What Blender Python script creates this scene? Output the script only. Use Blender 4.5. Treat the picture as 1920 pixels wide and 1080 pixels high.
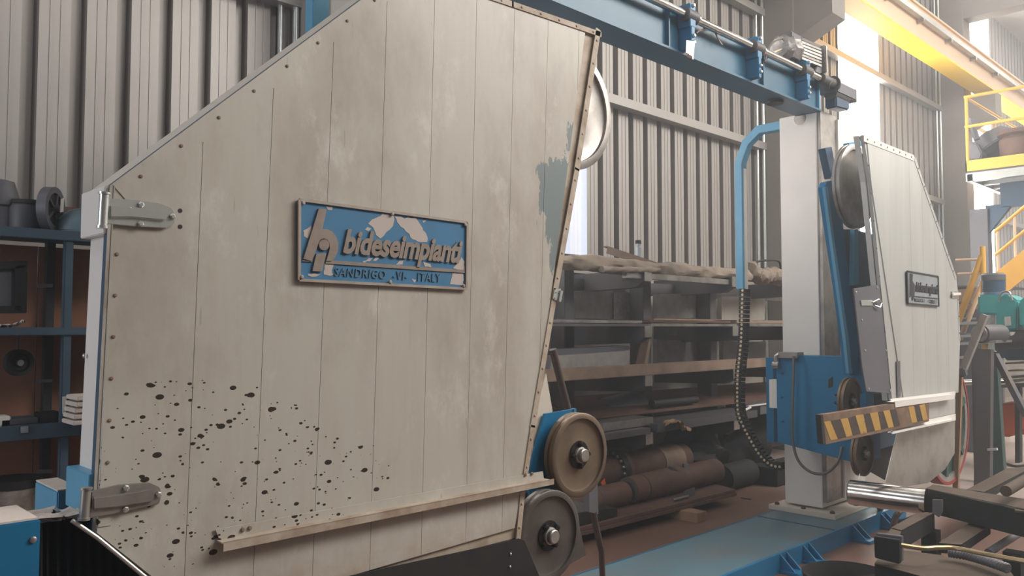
import bpy, bmesh, math, random
import numpy as np
from mathutils import Vector, Matrix
random.seed(7)
for o in list(bpy.data.objects): bpy.data.objects.remove(o)
COL = bpy.context.scene.collection
SC = bpy.context.scene

# ------------------------------------------------------------------ camera
FPX = 1530.0; AX = math.radians(45.5); CH = 1.5; PIT = math.atan(72/FPX)
F0 = Vector((math.cos(AX), math.sin(AX), 0)); RT = Vector((math.sin(AX), -math.cos(AX), 0)); UZ = Vector((0, 0, 1))
FW = F0*math.cos(PIT)+UZ*math.sin(PIT); UP = -F0*math.sin(PIT)+UZ*math.cos(PIT); CP = Vector((0, 0, CH))
cam = bpy.data.cameras.new('camera'); co = bpy.data.objects.new('camera', cam); COL.objects.link(co)
cam.sensor_width = 36; cam.lens = FPX/1920*36; cam.clip_start = 0.05; cam.clip_end = 200
M = Matrix((RT, UP, -FW)).transposed().to_4x4(); M.translation = CP; co.matrix_world = M
SC.camera = co
# ------------------------------------------------------------------ world, lights, exposure
w = bpy.data.worlds.new('world'); SC.world = w; w.use_nodes = True
w.node_tree.nodes['Background'].inputs[0].default_value = (0.80, 0.90, 1.0, 1)
w.node_tree.nodes['Background'].inputs[1].default_value = 0.6
vsc = w.node_tree.nodes.new('ShaderNodeVolumeScatter'); vsc.inputs['Density'].default_value = 0.018; vsc.inputs['Anisotropy'].default_value = 0.5; vsc.inputs['Color'].default_value = (0.92, 0.96, 1, 1)
w.node_tree.links.new(vsc.outputs[0], w.node_tree.nodes['World Output'].inputs['Volume'])   # thin haze added to the air to imitate lens veiling glare
def area(name, loc, target, sx, sy, power, col):
    l = bpy.data.lights.new(name, 'AREA'); l.shape = 'RECTANGLE'; l.size = sx; l.size_y = sy; l.energy = power; l.color = col
    o = bpy.data.objects.new(name, l); COL.objects.link(o); o.location = loc
    d = Vector(target)-Vector(loc); o.rotation_euler = d.to_track_quat('-Z', 'Y').to_euler(); return o
area('added_aisle_fill', (3.4, -0.4, 4.7), (2.6, 2.2, 2.3), 2.8, 1.0, 78, (1.0, 0.95, 0.89))  # unseen fill light added low in front, for the door's top-to-bottom falloff
area('skylight_high', (8.3, -2.6, 6.6), (6.6, 3.0, 1.2), 5, 2.5, 620, (1.0, 0.95, 0.88))
area('skylight_far_bay', (12, -2.5, 7.4), (12, 3.0, 2.0), 6, 3, 520, (1.0, 0.95, 0.88))
area('skylight_rear_bay', (-1.5, 3.3, 7.0), (5.0, 3.2, 2.0), 3, 2.5, 60, (0.84, 0.91, 1.0))
area('added_left_fill', (-5.4, 2.9, 2.7), (5.0, 2.95, 1.9), 2.6, 3.2, 170, (0.88, 0.93, 1.0))  # unseen fill light added at the left to brighten side panel and column
vs = SC.view_settings; vs.view_transform = 'Standard'; vs.look = 'None'; vs.exposure = 0.0; vs.gamma = 1.0; vs.use_curve_mapping = False

# ------------------------------------------------------------------ a point of the place seen along a direction, at a known plane
def ray(x, y): return FW*FPX + RT*(x-960) + UP*(540-y)
def on(x, y, ax, v):
    d = ray(x, y); t = (v-CP[ax])/d[ax]; return CP+d*t
def PY(x, y, v): return on(x, y, 1, v)
def PX(x, y, v): return on(x, y, 0, v)
def PZ(x, y, v): return on(x, y, 2, v)
def V(*a): return Vector(a)

# ------------------------------------------------------------------ materials
MATS = {}
def mat(name, col, rough=0.6, metal=0.0, dirt=None, amt=0.5, scale=3.0, streak=1.0, bump=0.0, emit=None, estr=0.0, spec=0.4):
    if name in MATS: return MATS[name]
    m = bpy.data.materials.new(name); m.use_nodes = True; nt = m.node_tree; N = nt.nodes; L = nt.links
    b = N['Principled BSDF']; b.inputs['Roughness'].default_value = rough; b.inputs['Metallic'].default_value = metal
    b.inputs['Specular IOR Level'].default_value = spec
    c4 = (*col, 1); b.inputs['Base Color'].default_value = c4
    if dirt is not None or bump:
        g = N.new('ShaderNodeNewGeometry'); mp = N.new('ShaderNodeMapping'); mp.inputs['Scale'].default_value = (scale, scale, scale*streak)
        L.new(g.outputs['Position'], mp.inputs['Vector'])
        n = N.new('ShaderNodeTexNoise'); n.inputs['Scale'].default_value = 1.0; n.inputs['Detail'].default_value = 7; n.inputs['Roughness'].default_value = 0.62
        L.new(mp.outputs[0], n.inputs['Vector'])
        if dirt is not None:
            r = N.new('ShaderNodeMapRange'); r.inputs[1].default_value = 0.42; r.inputs[2].default_value = 0.72; r.inputs[4].default_value = amt
            L.new(n.outputs[0], r.inputs[0]); mx = N.new('ShaderNodeMix'); mx.data_type = 'RGBA'
            mx.inputs[6].default_value = c4; mx.inputs[7].default_value = (*dirt, 1); L.new(r.outputs[0], mx.inputs[0]); L.new(mx.outputs[2], b.inputs['Base Color'])
        if bump:
            bp = N.new('ShaderNodeBump'); bp.inputs['Strength'].default_value = bump; bp.inputs['Distance'].default_value = 0.01
            L.new(n.outputs[0], bp.inputs['Height']); L.new(bp.outputs[0], b.inputs['Normal'])
    if emit: b.inputs['Emission Color'].default_value = (*emit, 1); b.inputs['Emission Strength'].default_value = estr
    MATS[name] = m; return m
mat('blue', (0.012, 0.165, 0.34), 0.4, 0, (0.018, 0.13, 0.28), 0.5, 2.5)
mat('blue_light', (0.12, 0.36, 0.55), 0.4, 0, (0.08, 0.27, 0.45), 0.5, 3)
mat('blue_dusty', (0.10, 0.19, 0.24), 0.5, 0, (0.15, 0.14, 0.132), 0.9, 1.6)
mat('blue_beam', (0.02, 0.115, 0.20), 0.4, 0, (0.03, 0.085, 0.14), 0.6, 2.5)
mat('blue_dark', (0.035, 0.085, 0.15), 0.5, 0, (0.05, 0.06, 0.08), 0.5, 3)
mat('white_paint', (0.62, 0.57, 0.50), 0.5, 0, (0.50, 0.45, 0.39), 0.35, 1.2)
mat('white_clean', (0.80, 0.77, 0.74), 0.35, 0, (0.62, 0.60, 0.58), 0.4, 2)
mat('zinc', (0.62, 0.64, 0.63), 0.42, 0.55, (0.44, 0.45, 0.44), 0.6, 4, 0.12)
mat('zinc_bright', (0.72, 0.76, 0.74), 0.28, 0.8, (0.5, 0.52, 0.5), 0.4, 8)
mat('zinc_dirty', (0.42, 0.41, 0.39), 0.4, 0.7, (0.2, 0.18, 0.16), 0.6, 8)
mat('steel', (0.46, 0.44, 0.42), 0.35, 0.8, (0.16, 0.14, 0.13), 0.8, 5)
mat('chrome', (0.75, 0.73, 0.70), 0.15, 1.0, (0.4, 0.34, 0.28), 0.5, 12)
mat('steel_dark', (0.10, 0.10, 0.11), 0.55, 0.4, (0.17, 0.13, 0.11), 0.6, 4)
mat('guard_grey', (0.15, 0.15, 0.17), 0.5, 0.3, (0.10, 0.10, 0.11), 0.5, 3)
mat('brown_dark', (0.07, 0.05, 0.045), 0.6, 0.2, (0.10, 0.065, 0.05), 0.6, 8)
mat('black', (0.018, 0.018, 0.02), 0.6, 0, (0.05, 0.04, 0.035), 0.6, 4)
mat('soot', (0.014, 0.015, 0.018), 0.8, 0, (0.03, 0.028, 0.028), 0.6, 4)
mat('brass_wheel', (0.19, 0.14, 0.10), 0.45, 0.4, (0.10, 0.075, 0.058), 0.8, 6)
mat('grey_wheel', (0.12, 0.108, 0.10), 0.45, 0.35, (0.06, 0.05, 0.046), 0.9, 7)
mat('groove', (0.22, 0.13, 0.06), 0.5, 0.4, (0.10, 0.06, 0.03), 0.7, 9)
mat('hub', (0.02, 0.02, 0.02), 0.4, 0.5, (0.06, 0.05, 0.045), 0.6, 20)
mat('rust', (0.14, 0.078, 0.058), 0.8, 0.1, (0.08, 0.045, 0.035), 0.8, 5)
mat('rust_tan', (0.28, 0.20, 0.15), 0.75, 0.1, (0.13, 0.09, 0.07), 0.8, 5)
mat('trim', (0.50, 0.43, 0.35), 0.6, 0, (0.24, 0.15, 0.09), 0.85, 9, 1.0, 0.3)
mat('concrete', (0.30, 0.275, 0.255), 0.9, 0, (0.24, 0.22, 0.205), 0.5, 1.5, 1, 0.2)
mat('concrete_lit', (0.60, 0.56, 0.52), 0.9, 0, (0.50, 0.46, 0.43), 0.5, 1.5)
mat('masonry', (0.40, 0.37, 0.33), 0.85, 0, (0.20, 0.185, 0.165), 0.6, 1.6)
mat('ribbed', (0.38, 0.36, 0.345), 0.45, 0.25, (0.31, 0.29, 0.275), 0.5, 1.2, 0.15)
mat('ribbed_side_shade', (0.235, 0.215, 0.20), 0.6, 0.1)  # darker copy of the sheet colour: shade put into the rib sides
mat('yellow', (0.78, 0.43, 0.07), 0.5, 0, (0.6, 0.3, 0.06), 0.4, 3)
mat('yellow_web', (0.80, 0.58, 0.40), 0.5, 0, (0.7, 0.46, 0.28), 0.4, 2)
mat('yellow_lit', (0.95, 0.62, 0.03), 0.5, 0, None)  # brighter yellow: translucent daylight put into the girder underside's colour
mat('stripe_yellow', (0.48, 0.29, 0.07), 0.6, 0, (0.36, 0.21, 0.07), 0.6, 12)
mat('plank', (0.15, 0.095, 0.065), 0.75, 0, (0.29, 0.185, 0.12), 0.8, 9)
mat('stripe_black', (0.05, 0.038, 0.035), 0.7, 0, (0.10, 0.07, 0.05), 0.6, 12)
mat('wood', (0.30, 0.19, 0.11), 0.7, 0, (0.2, 0.12, 0.07), 0.7, 6)
mat('tan_dust', (0.10, 0.073, 0.054), 0.8, 0, (0.065, 0.05, 0.038), 0.7, 4)
mat('cloth', (0.30, 0.245, 0.20), 0.95, 0, (0.17, 0.135, 0.11), 0.8, 8, 1, 0.3)
mat('white_cloth', (0.66, 0.58, 0.52), 0.95, 0, (0.5, 0.43, 0.38), 0.5, 12)
mat('board', (0.26, 0.245, 0.23), 0.8, 0, (0.40, 0.38, 0.36), 0.5, 10)
mat('brown_panel', (0.27, 0.125, 0.075), 0.8, 0, (0.17, 0.08, 0.055), 0.7, 1.5)
mat('rack_blue', (0.06, 0.105, 0.15), 0.55, 0.1, (0.035, 0.055, 0.08), 0.6, 3)
mat('turquoise', (0.03, 0.34, 0.34), 0.45, 0, (0.03, 0.24, 0.25), 0.5, 3)
mat('orange', (0.50, 0.10, 0.03), 0.5, 0, (0.3, 0.06, 0.02), 0.5, 3)
mat('red', (0.30, 0.035, 0.03), 0.5, 0, (0.15, 0.03, 0.03), 0.6, 4)
mat('dark_green', (0.03, 0.07, 0.065), 0.5, 0, (0.07, 0.09, 0.085), 0.6, 4)
mat('orange_vivid', (0.9, 0.18, 0.06), 0.4)
mat('rubber_grey', (0.13, 0.12, 0.115), 0.5)
mat('cream', (0.75, 0.62, 0.42), 0.5)
mat('plastic_wrap', (0.36, 0.34, 0.33), 0.12, 0.5, (0.16, 0.16, 0.17), 0.8, 18, 1, 1.0)
mat('sign_blue', (0.05, 0.20, 0.38), 0.5, 0, (0.05, 0.16, 0.29), 0.6, 12)
mat('sign_metal', (0.40, 0.35, 0.31), 0.5, 0.2, (0.30, 0.24, 0.20), 0.7, 30)
mat('sign_letter', (0.30, 0.25, 0.215), 0.5, 0.2, (0.20, 0.165, 0.14), 0.6, 30)
mat('sign_small', (0.10, 0.20, 0.29), 0.5)
mat('sign_bare', (0.52, 0.46, 0.43), 0.6)
mat('sign_black', (0.045, 0.05, 0.055), 0.4, 0.2)
mat('sign_silver', (0.42, 0.46, 0.49), 0.35, 0.4, (0.3, 0.34, 0.37), 0.6, 20)
mat('light_sheet', (0.8, 0.8, 0.8), 0.5, 0, None, emit=(1.0, 0.97, 0.93), estr=9.0)
mat('light_sheet_dim', (0.6, 0.62, 0.66), 0.5, 0, None, emit=(0.78, 0.85, 1.0), estr=0.50)
mat('roof_light', (0.8, 0.8, 0.8), 0.5, 0, None, emit=(1.0, 0.95, 0.88), estr=3.0)
mat('roof_light_dim', (0.8, 0.8, 0.8), 0.5, 0, None, emit=(0.95, 0.96, 1.0), estr=0.45)
mat('roof_sheet', (0.50, 0.46, 0.42), 0.6, 0.1, (0.42, 0.38, 0.35), 0.5, 1)
mat('tag_white', (0.7, 0.68, 0.64), 0.6)
mat('brass_bar', (0.42, 0.33, 0.19), 0.35, 0.8, (0.25, 0.19, 0.11), 0.6, 10)
mat('drum_white', (0.42, 0.37, 0.33), 0.6, 0, (0.12, 0.09, 0.07), 0.95, 9)
mat('floor_light', (0.42, 0.35, 0.29), 0.8)

def floor_material():
    m = bpy.data.materials.new('floor_paint'); m.use_nodes = True; N = m.node_tree.nodes; L = m.node_tree.links; b = N['Principled BSDF']
    g = N.new('ShaderNodeNewGeometry'); n = N.new('ShaderNodeTexNoise'); n.inputs['Scale'].default_value = 1.3; n.inputs['Detail'].default_value = 8
    L.new(g.outputs['Position'], n.inputs['Vector'])
    cr = N.new('ShaderNodeValToRGB'); cr.color_ramp.elements[0].position = 0.35; cr.color_ramp.elements[0].color = (0.135, 0.072, 0.055, 1)
    cr.color_ramp.elements[1].position = 0.7; cr.color_ramp.elements[1].color = (0.18, 0.105, 0.08, 1); L.new(n.outputs[0], cr.inputs[0])
    s = N.new('ShaderNodeSeparateXYZ'); L.new(g.outputs['Position'], s.inputs[0])
    mr = N.new('ShaderNodeMapRange'); mr.inputs[1].default_value = 6.8; mr.inputs[2].default_value = 8.5; L.new(s.outputs[0], mr.inputs[0])
    mx = N.new('ShaderNodeMix'); mx.data_type = 'RGBA'; mx.inputs[7].default_value = (0.36, 0.30, 0.265, 1)
    L.new(mr.outputs[0], mx.inputs[0]); L.new(cr.outputs[0], mx.inputs[6]); L.new(mx.outputs[2], b.inputs['Base Color'])
    b.inputs['Roughness'].default_value = 0.55
    return m
FLOOR = floor_material()

def door_material():
    m = bpy.data.materials.new('worn_door_paint'); m.use_nodes = True; N = m.node_tree.nodes; L = m.node_tree.links; b = N['Principled BSDF']
    b.inputs['Roughness'].default_value = 0.42; b.inputs['Specular IOR Level'].default_value = 0.35
    g = N.new('ShaderNodeNewGeometry')
    def noise(sc, det, ro=0.6, loc=(0, 0, 0)):
        mp = N.new('ShaderNodeMapping'); mp.inputs['Scale'].default_value = sc; mp.inputs['Location'].default_value = loc; L.new(g.outputs['Position'], mp.inputs[0])
        n = N.new('ShaderNodeTexNoise'); n.inputs['Scale'].default_value = 1; n.inputs['Detail'].default_value = det; n.inputs['Roughness'].default_value = ro
        L.new(mp.outputs[0], n.inputs[0]); return n.outputs[0]
    def rng(v, a, c, lo=0., hi=1.):
        r = N.new('ShaderNodeMapRange'); r.inputs[1].default_value = a; r.inputs[2].default_value = c; r.inputs[3].default_value = lo; r.inputs[4].default_value = hi
        L.new(v, r.inputs[0]); return r.outputs[0]
    def mth(op, a, c):
        r = N.new('ShaderNodeMath'); r.operation = op
        for i, v in enumerate((a, c)):
            if isinstance(v, (int, float)): r.inputs[i].default_value = v
            else: L.new(v, r.inputs[i])
        return r.outputs[0]
    def mix(f, a, c):
        r = N.new('ShaderNodeMix'); r.data_type = 'RGBA'
        for i, v in ((0, f), (6, a), (7, c)):
            if isinstance(v, tuple): r.inputs[i].default_value = (*v, 1)
            else: L.new(v, r.inputs[i])
        return r.outputs[2]
    s = N.new('ShaderNodeSeparateXYZ'); L.new(g.outputs['Position'], s.inputs[0]); X, Z = s.outputs[0], s.outputs[2]
    def blob(px, py, rx, rz):   # 1 at the centre of a patch on the door, 0 at its rim
        c = PY(px, py, 2.0)
        dx = mth('DIVIDE', mth('SUBTRACT', X, c.x), rx); dz = mth('DIVIDE', mth('SUBTRACT', Z, c.z), rz)
        return mth('SUBTRACT', 1.0, mth('SQRT', mth('ADD', mth('MULTIPLY', dx, dx), mth('MULTIPLY', dz, dz)), 0.0))
    base = (0.52, 0.50, 0.452); dirt = (0.31, 0.27, 0.228)
    big = rng(noise((2.6, 2.6, 1.3), 8, 0.68), 0.46, 0.70, 0, 0.72)
    col = mix(big, base, dirt)
    st = rng(noise((16, 16, 1.2), 5, 0.7), 0.45, 0.8, 0, 0.40); col = mix(st, col, (0.40, 0.34, 0.28))
    pale = rng(noise((4.5, 4.5, 2.6), 9, 0.75, (5, 1, 2)), 0.55, 0.66, 0, 0.55); col = mix(pale, col, (0.68, 0.66, 0.61))
    # rusty bottom edge band
    zb = rng(Z, 0.72, 0.88, 1, 0); rn = rng(noise((9, 9, 14), 6, 0.7), 0.40, 0.62)
    col = mix(mth('MULTIPLY', mth('MULTIPLY', zb, rn), 0.8), col, (0.33, 0.20, 0.10))
    # fine scratches
    scn = rng(noise((60, 60, 7), 3, 0.5, (2, 0, 0)), 0.70, 0.73, 0, 0.5); col = mix(scn, col, (0.3, 0.27, 0.24))
    # paint rubbed off to grey blue near the right edge
    n2 = noise((26, 26, 11), 7, 0.7)
    pt = None
    for (px, py, rx, rz, k) in ((1058, 400, .11, .16, 1.25), (1045, 350, .10, .12, .95), (1078, 262, .05, .07, .95), (1056, 460, .08, .15, 1.0), (1020, 350, .04, .12, .5)):
        v = mth('SUBTRACT', mth('MULTIPLY', blob(px, py, rx, rz), 1.3), mth('MULTIPLY', mth('SUBTRACT', n2, 0.5), 3.0))
        r = rng(v, 0.55-k*0.5, 0.58-k*0.5); r2 = mth('MULTIPLY', r, rng(blob(px, py, rx*1.6, rz*1.6), 0.0, 0.03))
        pt = r2 if pt is None else mth('MAXIMUM', pt, r2)
    col = mix(pt, col, (0.20, 0.245, 0.25))
    # dark splashes, low on the left part
    def specks(scale, thr, tilt):
        mp = N.new('ShaderNodeMapping'); mp.inputs['Scale'].default_value = (scale*0.62, scale, scale); mp.inputs['Rotation'].default_value = (0, tilt, 0); L.new(g.outputs['Position'], mp.inputs[0])
        v = N.new('ShaderNodeTexVoronoi'); v.inputs['Scale'].default_value = 1; L.new(mp.outputs[0], v.inputs[0])
        sp = N.new('ShaderNodeSeparateColor'); L.new(v.outputs['Color'], sp.inputs[0])
        rad = mth('MULTIPLY', mth('POWER', sp.outputs[0], 3.0), thr)
        return mth('LESS_THAN', v.outputs['Distance'], rad)
    reg = mth('MAXIMUM', rng(blob(370, 880, .42, .26), 0.0, 0.35), rng(blob(560, 905, .35, .14), 0.0, 0.3))
    keep = mth('GREATER_THAN', mth('MULTIPLY', reg, rng(noise((7, 7, 7), 2), 0.3, 0.6)), 0.28)
    sk = mth('MULTIPLY', mth('MAXIMUM', specks(54, .42, .4), specks(100, .36, .2)), keep)
    col = mix(sk, col, (0.035, 0.028, 0.022))
    L.new(col, b.inputs['Base Color'])
    bp = N.new('ShaderNodeBump'); bp.inputs['Strength'].default_value = 0.15; bp.inputs['Distance'].default_value = 0.004
    L.new(noise((2.5, 2.5, 2.5), 3), bp.inputs['Height']); L.new(bp.outputs[0], b.inputs['Normal'])
    return m
DOOR = door_material(); MATS['door'] = DOOR; MATS['floor'] = FLOOR

# ------------------------------------------------------------------ mesh helpers
class MB:
    def __init__(s): s.v = []; s.f = []; s.mi = []
    def add(s, vs, fs, mi=0):
        n = len(s.v); s.v += [Vector(p) for p in vs]; s.f += [[i+n for i in f] for f in fs]; s.mi += [mi]*len(fs); return s
    def prism(s, pts, ext, mi=0):
        n = len(pts); ext = Vector(ext); P = [Vector(p) for p in pts]; Q = [p+ext for p in P]
        return s.add(P+Q, [list(range(n))[::-1], list(range(n, 2*n))]+[[i, (i+1) % n, n+(i+1) % n, n+i] for i in range(n)], mi)
    def box(s, a, b, mi=0):
        x0, y0, z0 = [min(a[i], b[i]) for i in range(3)]; x1, y1, z1 = [max(a[i], b[i]) for i in range(3)]
        return s.prism([(x0, y0, z0), (x1, y0, z0), (x1, y1, z0), (x0, y1, z0)], (0, 0, z1-z0), mi)
    def bar(s, a, b, wd, ht, mi=0, up=(0, 0, 1)):
        a = Vector(a); b = Vector(b); d = (b-a).normalized(); u = Vector(up)
        if abs(d.dot(u)) > .98: u = Vector((0, 1, 0))
        sd = d.cross(u).normalized(); u = sd.cross(d).normalized()
        p = [a+sd*(i*wd/2)+u*(j*ht/2) for i, j in ((-1, -1), (1, -1), (1, 1), (-1, 1))]
        return s.prism(p, b-a, mi)
    def rings(s, rings, closed=False, caps=True, mi=0):
        n = len(rings[0]); vs = [p for r in rings for p in r]; m = len(rings); fs = []
        for k in range(m if closed else m-1):
            k2 = (k+1) % m
            for i in range(n): fs.append([k*n+i, k*n+(i+1) % n, k2*n+(i+1) % n, k2*n+i])
        if caps and not closed: fs += [list(range(n))[::-1], [(m-1)*n+i for i in range(n)]]
        return s.add(vs, fs, mi)
    def lathe(s, c, ax, prof, n=32, mi=0, closed=False, caps=True):   # prof: (distance along the axis, radius)
        c = Vector(c); ax = Vector(ax).normalized(); u = ax.orthogonal().normalized(); v = ax.cross(u)
        R = [[c+ax*h+(u*math.cos(2*math.pi*i/n)+v*math.sin(2*math.pi*i/n))*max(r, 1e-4) for i in range(n)] for h, r in prof]
        return s.rings(R, closed, caps, mi)
    def cyl(s, a, b, r, r2=None, n=20, mi=0):
        a = Vector(a); b = Vector(b); return s.lathe(a, b-a, [(0, r), ((b-a).length, r if r2 is None else r2)], n, mi)
    def tube(s, pts, r, n=10, mi=0, rr=None):
        P = [Vector(p) for p in pts]; R = []; u = None
        for i, p in enumerate(P):
            d = (P[min(i+1, len(P)-1)]-P[max(i-1, 0)]).normalized()
            u = d.orthogonal().normalized() if u is None else (u-d*u.dot(d)).normalized()
            v = d.cross(u); q = rr[i] if rr else r
            R.append([p+(u*math.cos(2*math.pi*k/n)+v*math.sin(2*math.pi*k/n))*q for k in range(n)])
        return s.rings(R, mi=mi)
    def sqtube(s, pts, wd, ht, up, mi=0):   # rectangular section swept along a path; up lies across the path's plane
        P = [Vector(p) for p in pts]; R = []; up = Vector(up).normalized()
        for i, p in enumerate(P):
            d1 = (P[i]-P[i-1]).normalized() if i else (P[1]-P[0]).normalized(); d2 = (P[i+1]-P[i]).normalized() if i < len(P)-1 else d1
            d = (d1+d2).normalized(); sd = d.cross(up).normalized(); k = 1/max(.5, d.dot(d1))
            R.append([p+sd*(a*wd/2*k)+up*(b*ht/2) for a, b in ((-1, -1), (1, -1), (1, 1), (-1, 1))])
        return s.rings(R, mi=mi)
def smooth_path(pts, n=6):
    P = [Vector(p) for p in pts]; out = []
    for i in range(len(P)-1):
        a = P[max(i-1, 0)]; b = P[i]; c = P[i+1]; d = P[min(i+2, len(P)-1)]
        for k in range(n):
            t = k/n; out.append(0.5*((2*b)+(c-a)*t+(2*a-5*b+4*c-d)*t*t+(3*b-a-3*c+d)*t**3))
    return out+[P[-1]]
def to_obj(name, mb, m, off, bevel=0.0, smooth=True):
    me = bpy.data.meshes.new(name); me.from_pydata([tuple(p-off) for p in mb.v], [], mb.f)
    for mm in (m if isinstance(m, (list, tuple)) else [m]): me.materials.append(MATS[mm])
    me.polygons.foreach_set('material_index', mb.mi)
    bm = bmesh.new(); bm.from_mesh(me); bmesh.ops.recalc_face_normals(bm, faces=bm.faces)
    if bevel: 
        ed = [e for e in bm.edges if len(e.link_faces) == 2 and e.calc_face_angle(0) > 0.7]
        bmesh.ops.bevel(bm, geom=ed, offset=bevel, segments=2, affect='EDGES', clamp_overlap=True)
    bm.to_mesh(me); bm.free()
    if smooth:
        me.polygons.foreach_set('use_smooth', [True]*len(me.polygons)); me.set_sharp_from_angle(angle=0.6)
    o = bpy.data.objects.new(name, me); COL.objects.link(o); return o

class T:
    """A thing: gathers parts in world coordinates, then stands on an Empty at its base."""
    def __init__(s, name, label=None, cat=None, group=None, kind=None): s.n = name; s.p = []; s.l = label; s.c = cat; s.g = group; s.k = kind
    def part(s, name, mb, m, parent=None, label=None, bevel=0.0, kind=None):
        s.p.append((name, mb, m, parent, label, bevel, kind)); return len(s.p)-1
    def done(s):
        vs = [v for p in s.p for v in p[1].v]
        off = Vector(((min(v.x for v in vs)+max(v.x for v in vs))/2, (min(v.y for v in vs)+max(v.y for v in vs))/2, min(v.z for v in vs)))
        single = len(s.p) == 1 and s.p[0][0] == s.n
        if single:
            r = to_obj(s.n, s.p[0][1], s.p[0][2], off, s.p[0][5]); r.location = off
        else:
            r = bpy.data.objects.new(s.n, None); r.empty_display_size = 0.1; COL.objects.link(r); r.location = off; made = []
            for (n, mb, m, par, lb, bv, kd) in s.p:
                o = to_obj(n, mb, m, off, bv); o.parent = r if par is None else made[par]; made.append(o)
                if lb: o['label'] = lb
                if kd: o['kind'] = kd
            s.made = made
        if s.l: r['label'] = s.l; r['category'] = s.c
        if s.g: r['group'] = s.g
        if s.k: r['kind'] = s.k
        s.root = r; return r
class Sub:
    """A part with its own pieces: the first piece is the part, the others its sub-parts."""
    def __init__(s, thing): s.t = thing; s.i = None
    def part(s, name, mb, m, parent=None, label=None, bevel=0.0, kind=None):
        k = s.t.part(name, mb, m, s.i, label, bevel, kind)
        if s.i is None: s.i = k
        return k
    def done(s): pass
def one(name, mb, m, label, cat, bevel=0.0, group=None, kind=None):
    t = T(name, label, cat, group, kind); t.part(name, mb, m, bevel=bevel); return t.done()
def dup_tree(r, delta, label=None):
    c = r.copy(); COL.objects.link(c); c.location = r.location+Vector(delta)
    if label: c['label'] = label
    for ch in list(r.children):
        d = ch.copy(); COL.objects.link(d); d.parent = c
        for g in list(ch.children):
            e = g.copy(); COL.objects.link(e); e.parent = d
    return c
def struct(name, mb, m, bevel=0.0): return one(name, mb, m, None, None, bevel, None, 'structure')
def quadY(pts, Y, th): return MB().prism([PY(x, y, Y) for x, y in pts], (0, th, 0))
def quadX(pts, X, th): return MB().prism([PX(x, y, X) for x, y in pts], (th, 0, 0))
def quadZ(pts, Z, th): return MB().prism([PZ(x, y, Z) for x, y in pts], (0, 0, -th))
def bolt(c, ax, r=0.008, h=0.006, n=8):
    return MB().lathe(c, ax, [(0, r), (h*.6, r), (h, r*.6)], n)

# ================================================================== THE SETTING
WY = 5.1
struct('floor', MB().box((-6, -12, -0.1), (36, WY+.2, 0)), 'floor')
struct('ceiling', MB().box((-6, -12, 8.2), (36, WY+.2, 8.3)), 'roof_sheet')
for k in range(7):
    struct('trim_1', MB().box((-3+6.0*k, -10, 8.12), ((-1.2 if k < 3 else 1.4)+6.0*k, 4.2, 8.19)), 'roof_light' if k > 2 else 'roof_light_dim')
struct('wall_left', MB().box((-6.2, -12, 0), (-6, WY, 8.2)), 'concrete')
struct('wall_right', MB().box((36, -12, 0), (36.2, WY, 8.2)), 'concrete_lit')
struct('wall_front', MB().box((-6, -12.2, 0), (36, -12, 8.2)), 'concrete')
wb = T('wall_back', kind='structure')
wb.part('masonry', MB().box((-6, WY-.06, 0), (36, WY+.2, 2.02)), 'masonry')
wb.part('sill_flashing', MB().box((-6, WY-.09, 2.0), (36, WY+.1, 2.05)), 'ribbed')
wroot = wb.done()
def sheet_mb(n):
    mb = MB(); z0, z1 = 2.04, 8.2
    for i in range(n):
        x = 0.25*i; pr = [(x, 0), (x+.165, 0), (x+.176, .065), (x+.240, .065), (x+.25, 0)]
        for k, ((a, ya), (b, yb)) in enumerate(zip(pr[:-1], pr[1:])):
            mb.add([(a, ya, z0), (b, yb, z0), (b, yb, z1), (a, ya, z1), (a, ya+.004, z0), (b, yb+.004, z0), (b, yb+.004, z1), (a, ya+.004, z1)],
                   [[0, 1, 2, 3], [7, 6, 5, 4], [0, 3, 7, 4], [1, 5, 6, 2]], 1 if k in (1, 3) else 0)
        for q in (.055, .11): mb.box((x+q, -.004, z0), (x+q+.008, 0, z1))
    return mb
SHC = {}
def sheets(x, counts, kind):
    for n in counts:
        if (n, kind) not in SHC:
            o = to_obj('cladding_sheet', sheet_mb(n), {'m': ['ribbed', 'ribbed_side_shade'], 'b': ['light_sheet', 'light_sheet'], 'd': ['light_sheet_dim', 'light_sheet_dim']}[kind], Vector(), smooth=False); SHC[(n, kind)] = o
        else: o = SHC[(n, kind)].copy(); COL.objects.link(o)
        o.location = Vector((x, WY, 0))-wroot.location; o.parent = wroot
        if kind != 'm': o['label'] = 'translucent daylight sheet'
        x += 0.25*n-.002
    return x
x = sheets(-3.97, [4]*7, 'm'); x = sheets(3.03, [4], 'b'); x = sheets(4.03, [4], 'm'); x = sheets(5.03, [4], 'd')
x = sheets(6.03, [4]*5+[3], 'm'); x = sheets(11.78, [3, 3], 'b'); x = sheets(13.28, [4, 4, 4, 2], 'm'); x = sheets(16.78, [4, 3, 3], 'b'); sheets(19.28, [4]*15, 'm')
for z in (3.70, 5.40, 7.0):
    struct('trim_2', MB().box((-4, WY-.12, z), (35, WY-.02, z+.02)).box((-4, WY-.13, z), (35, WY-.12, z+.09)).box((-4, WY-.12, z+.07), (35, WY-.10, z+.09)), 'steel_dark' if z > 6 else 'ribbed')
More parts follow.
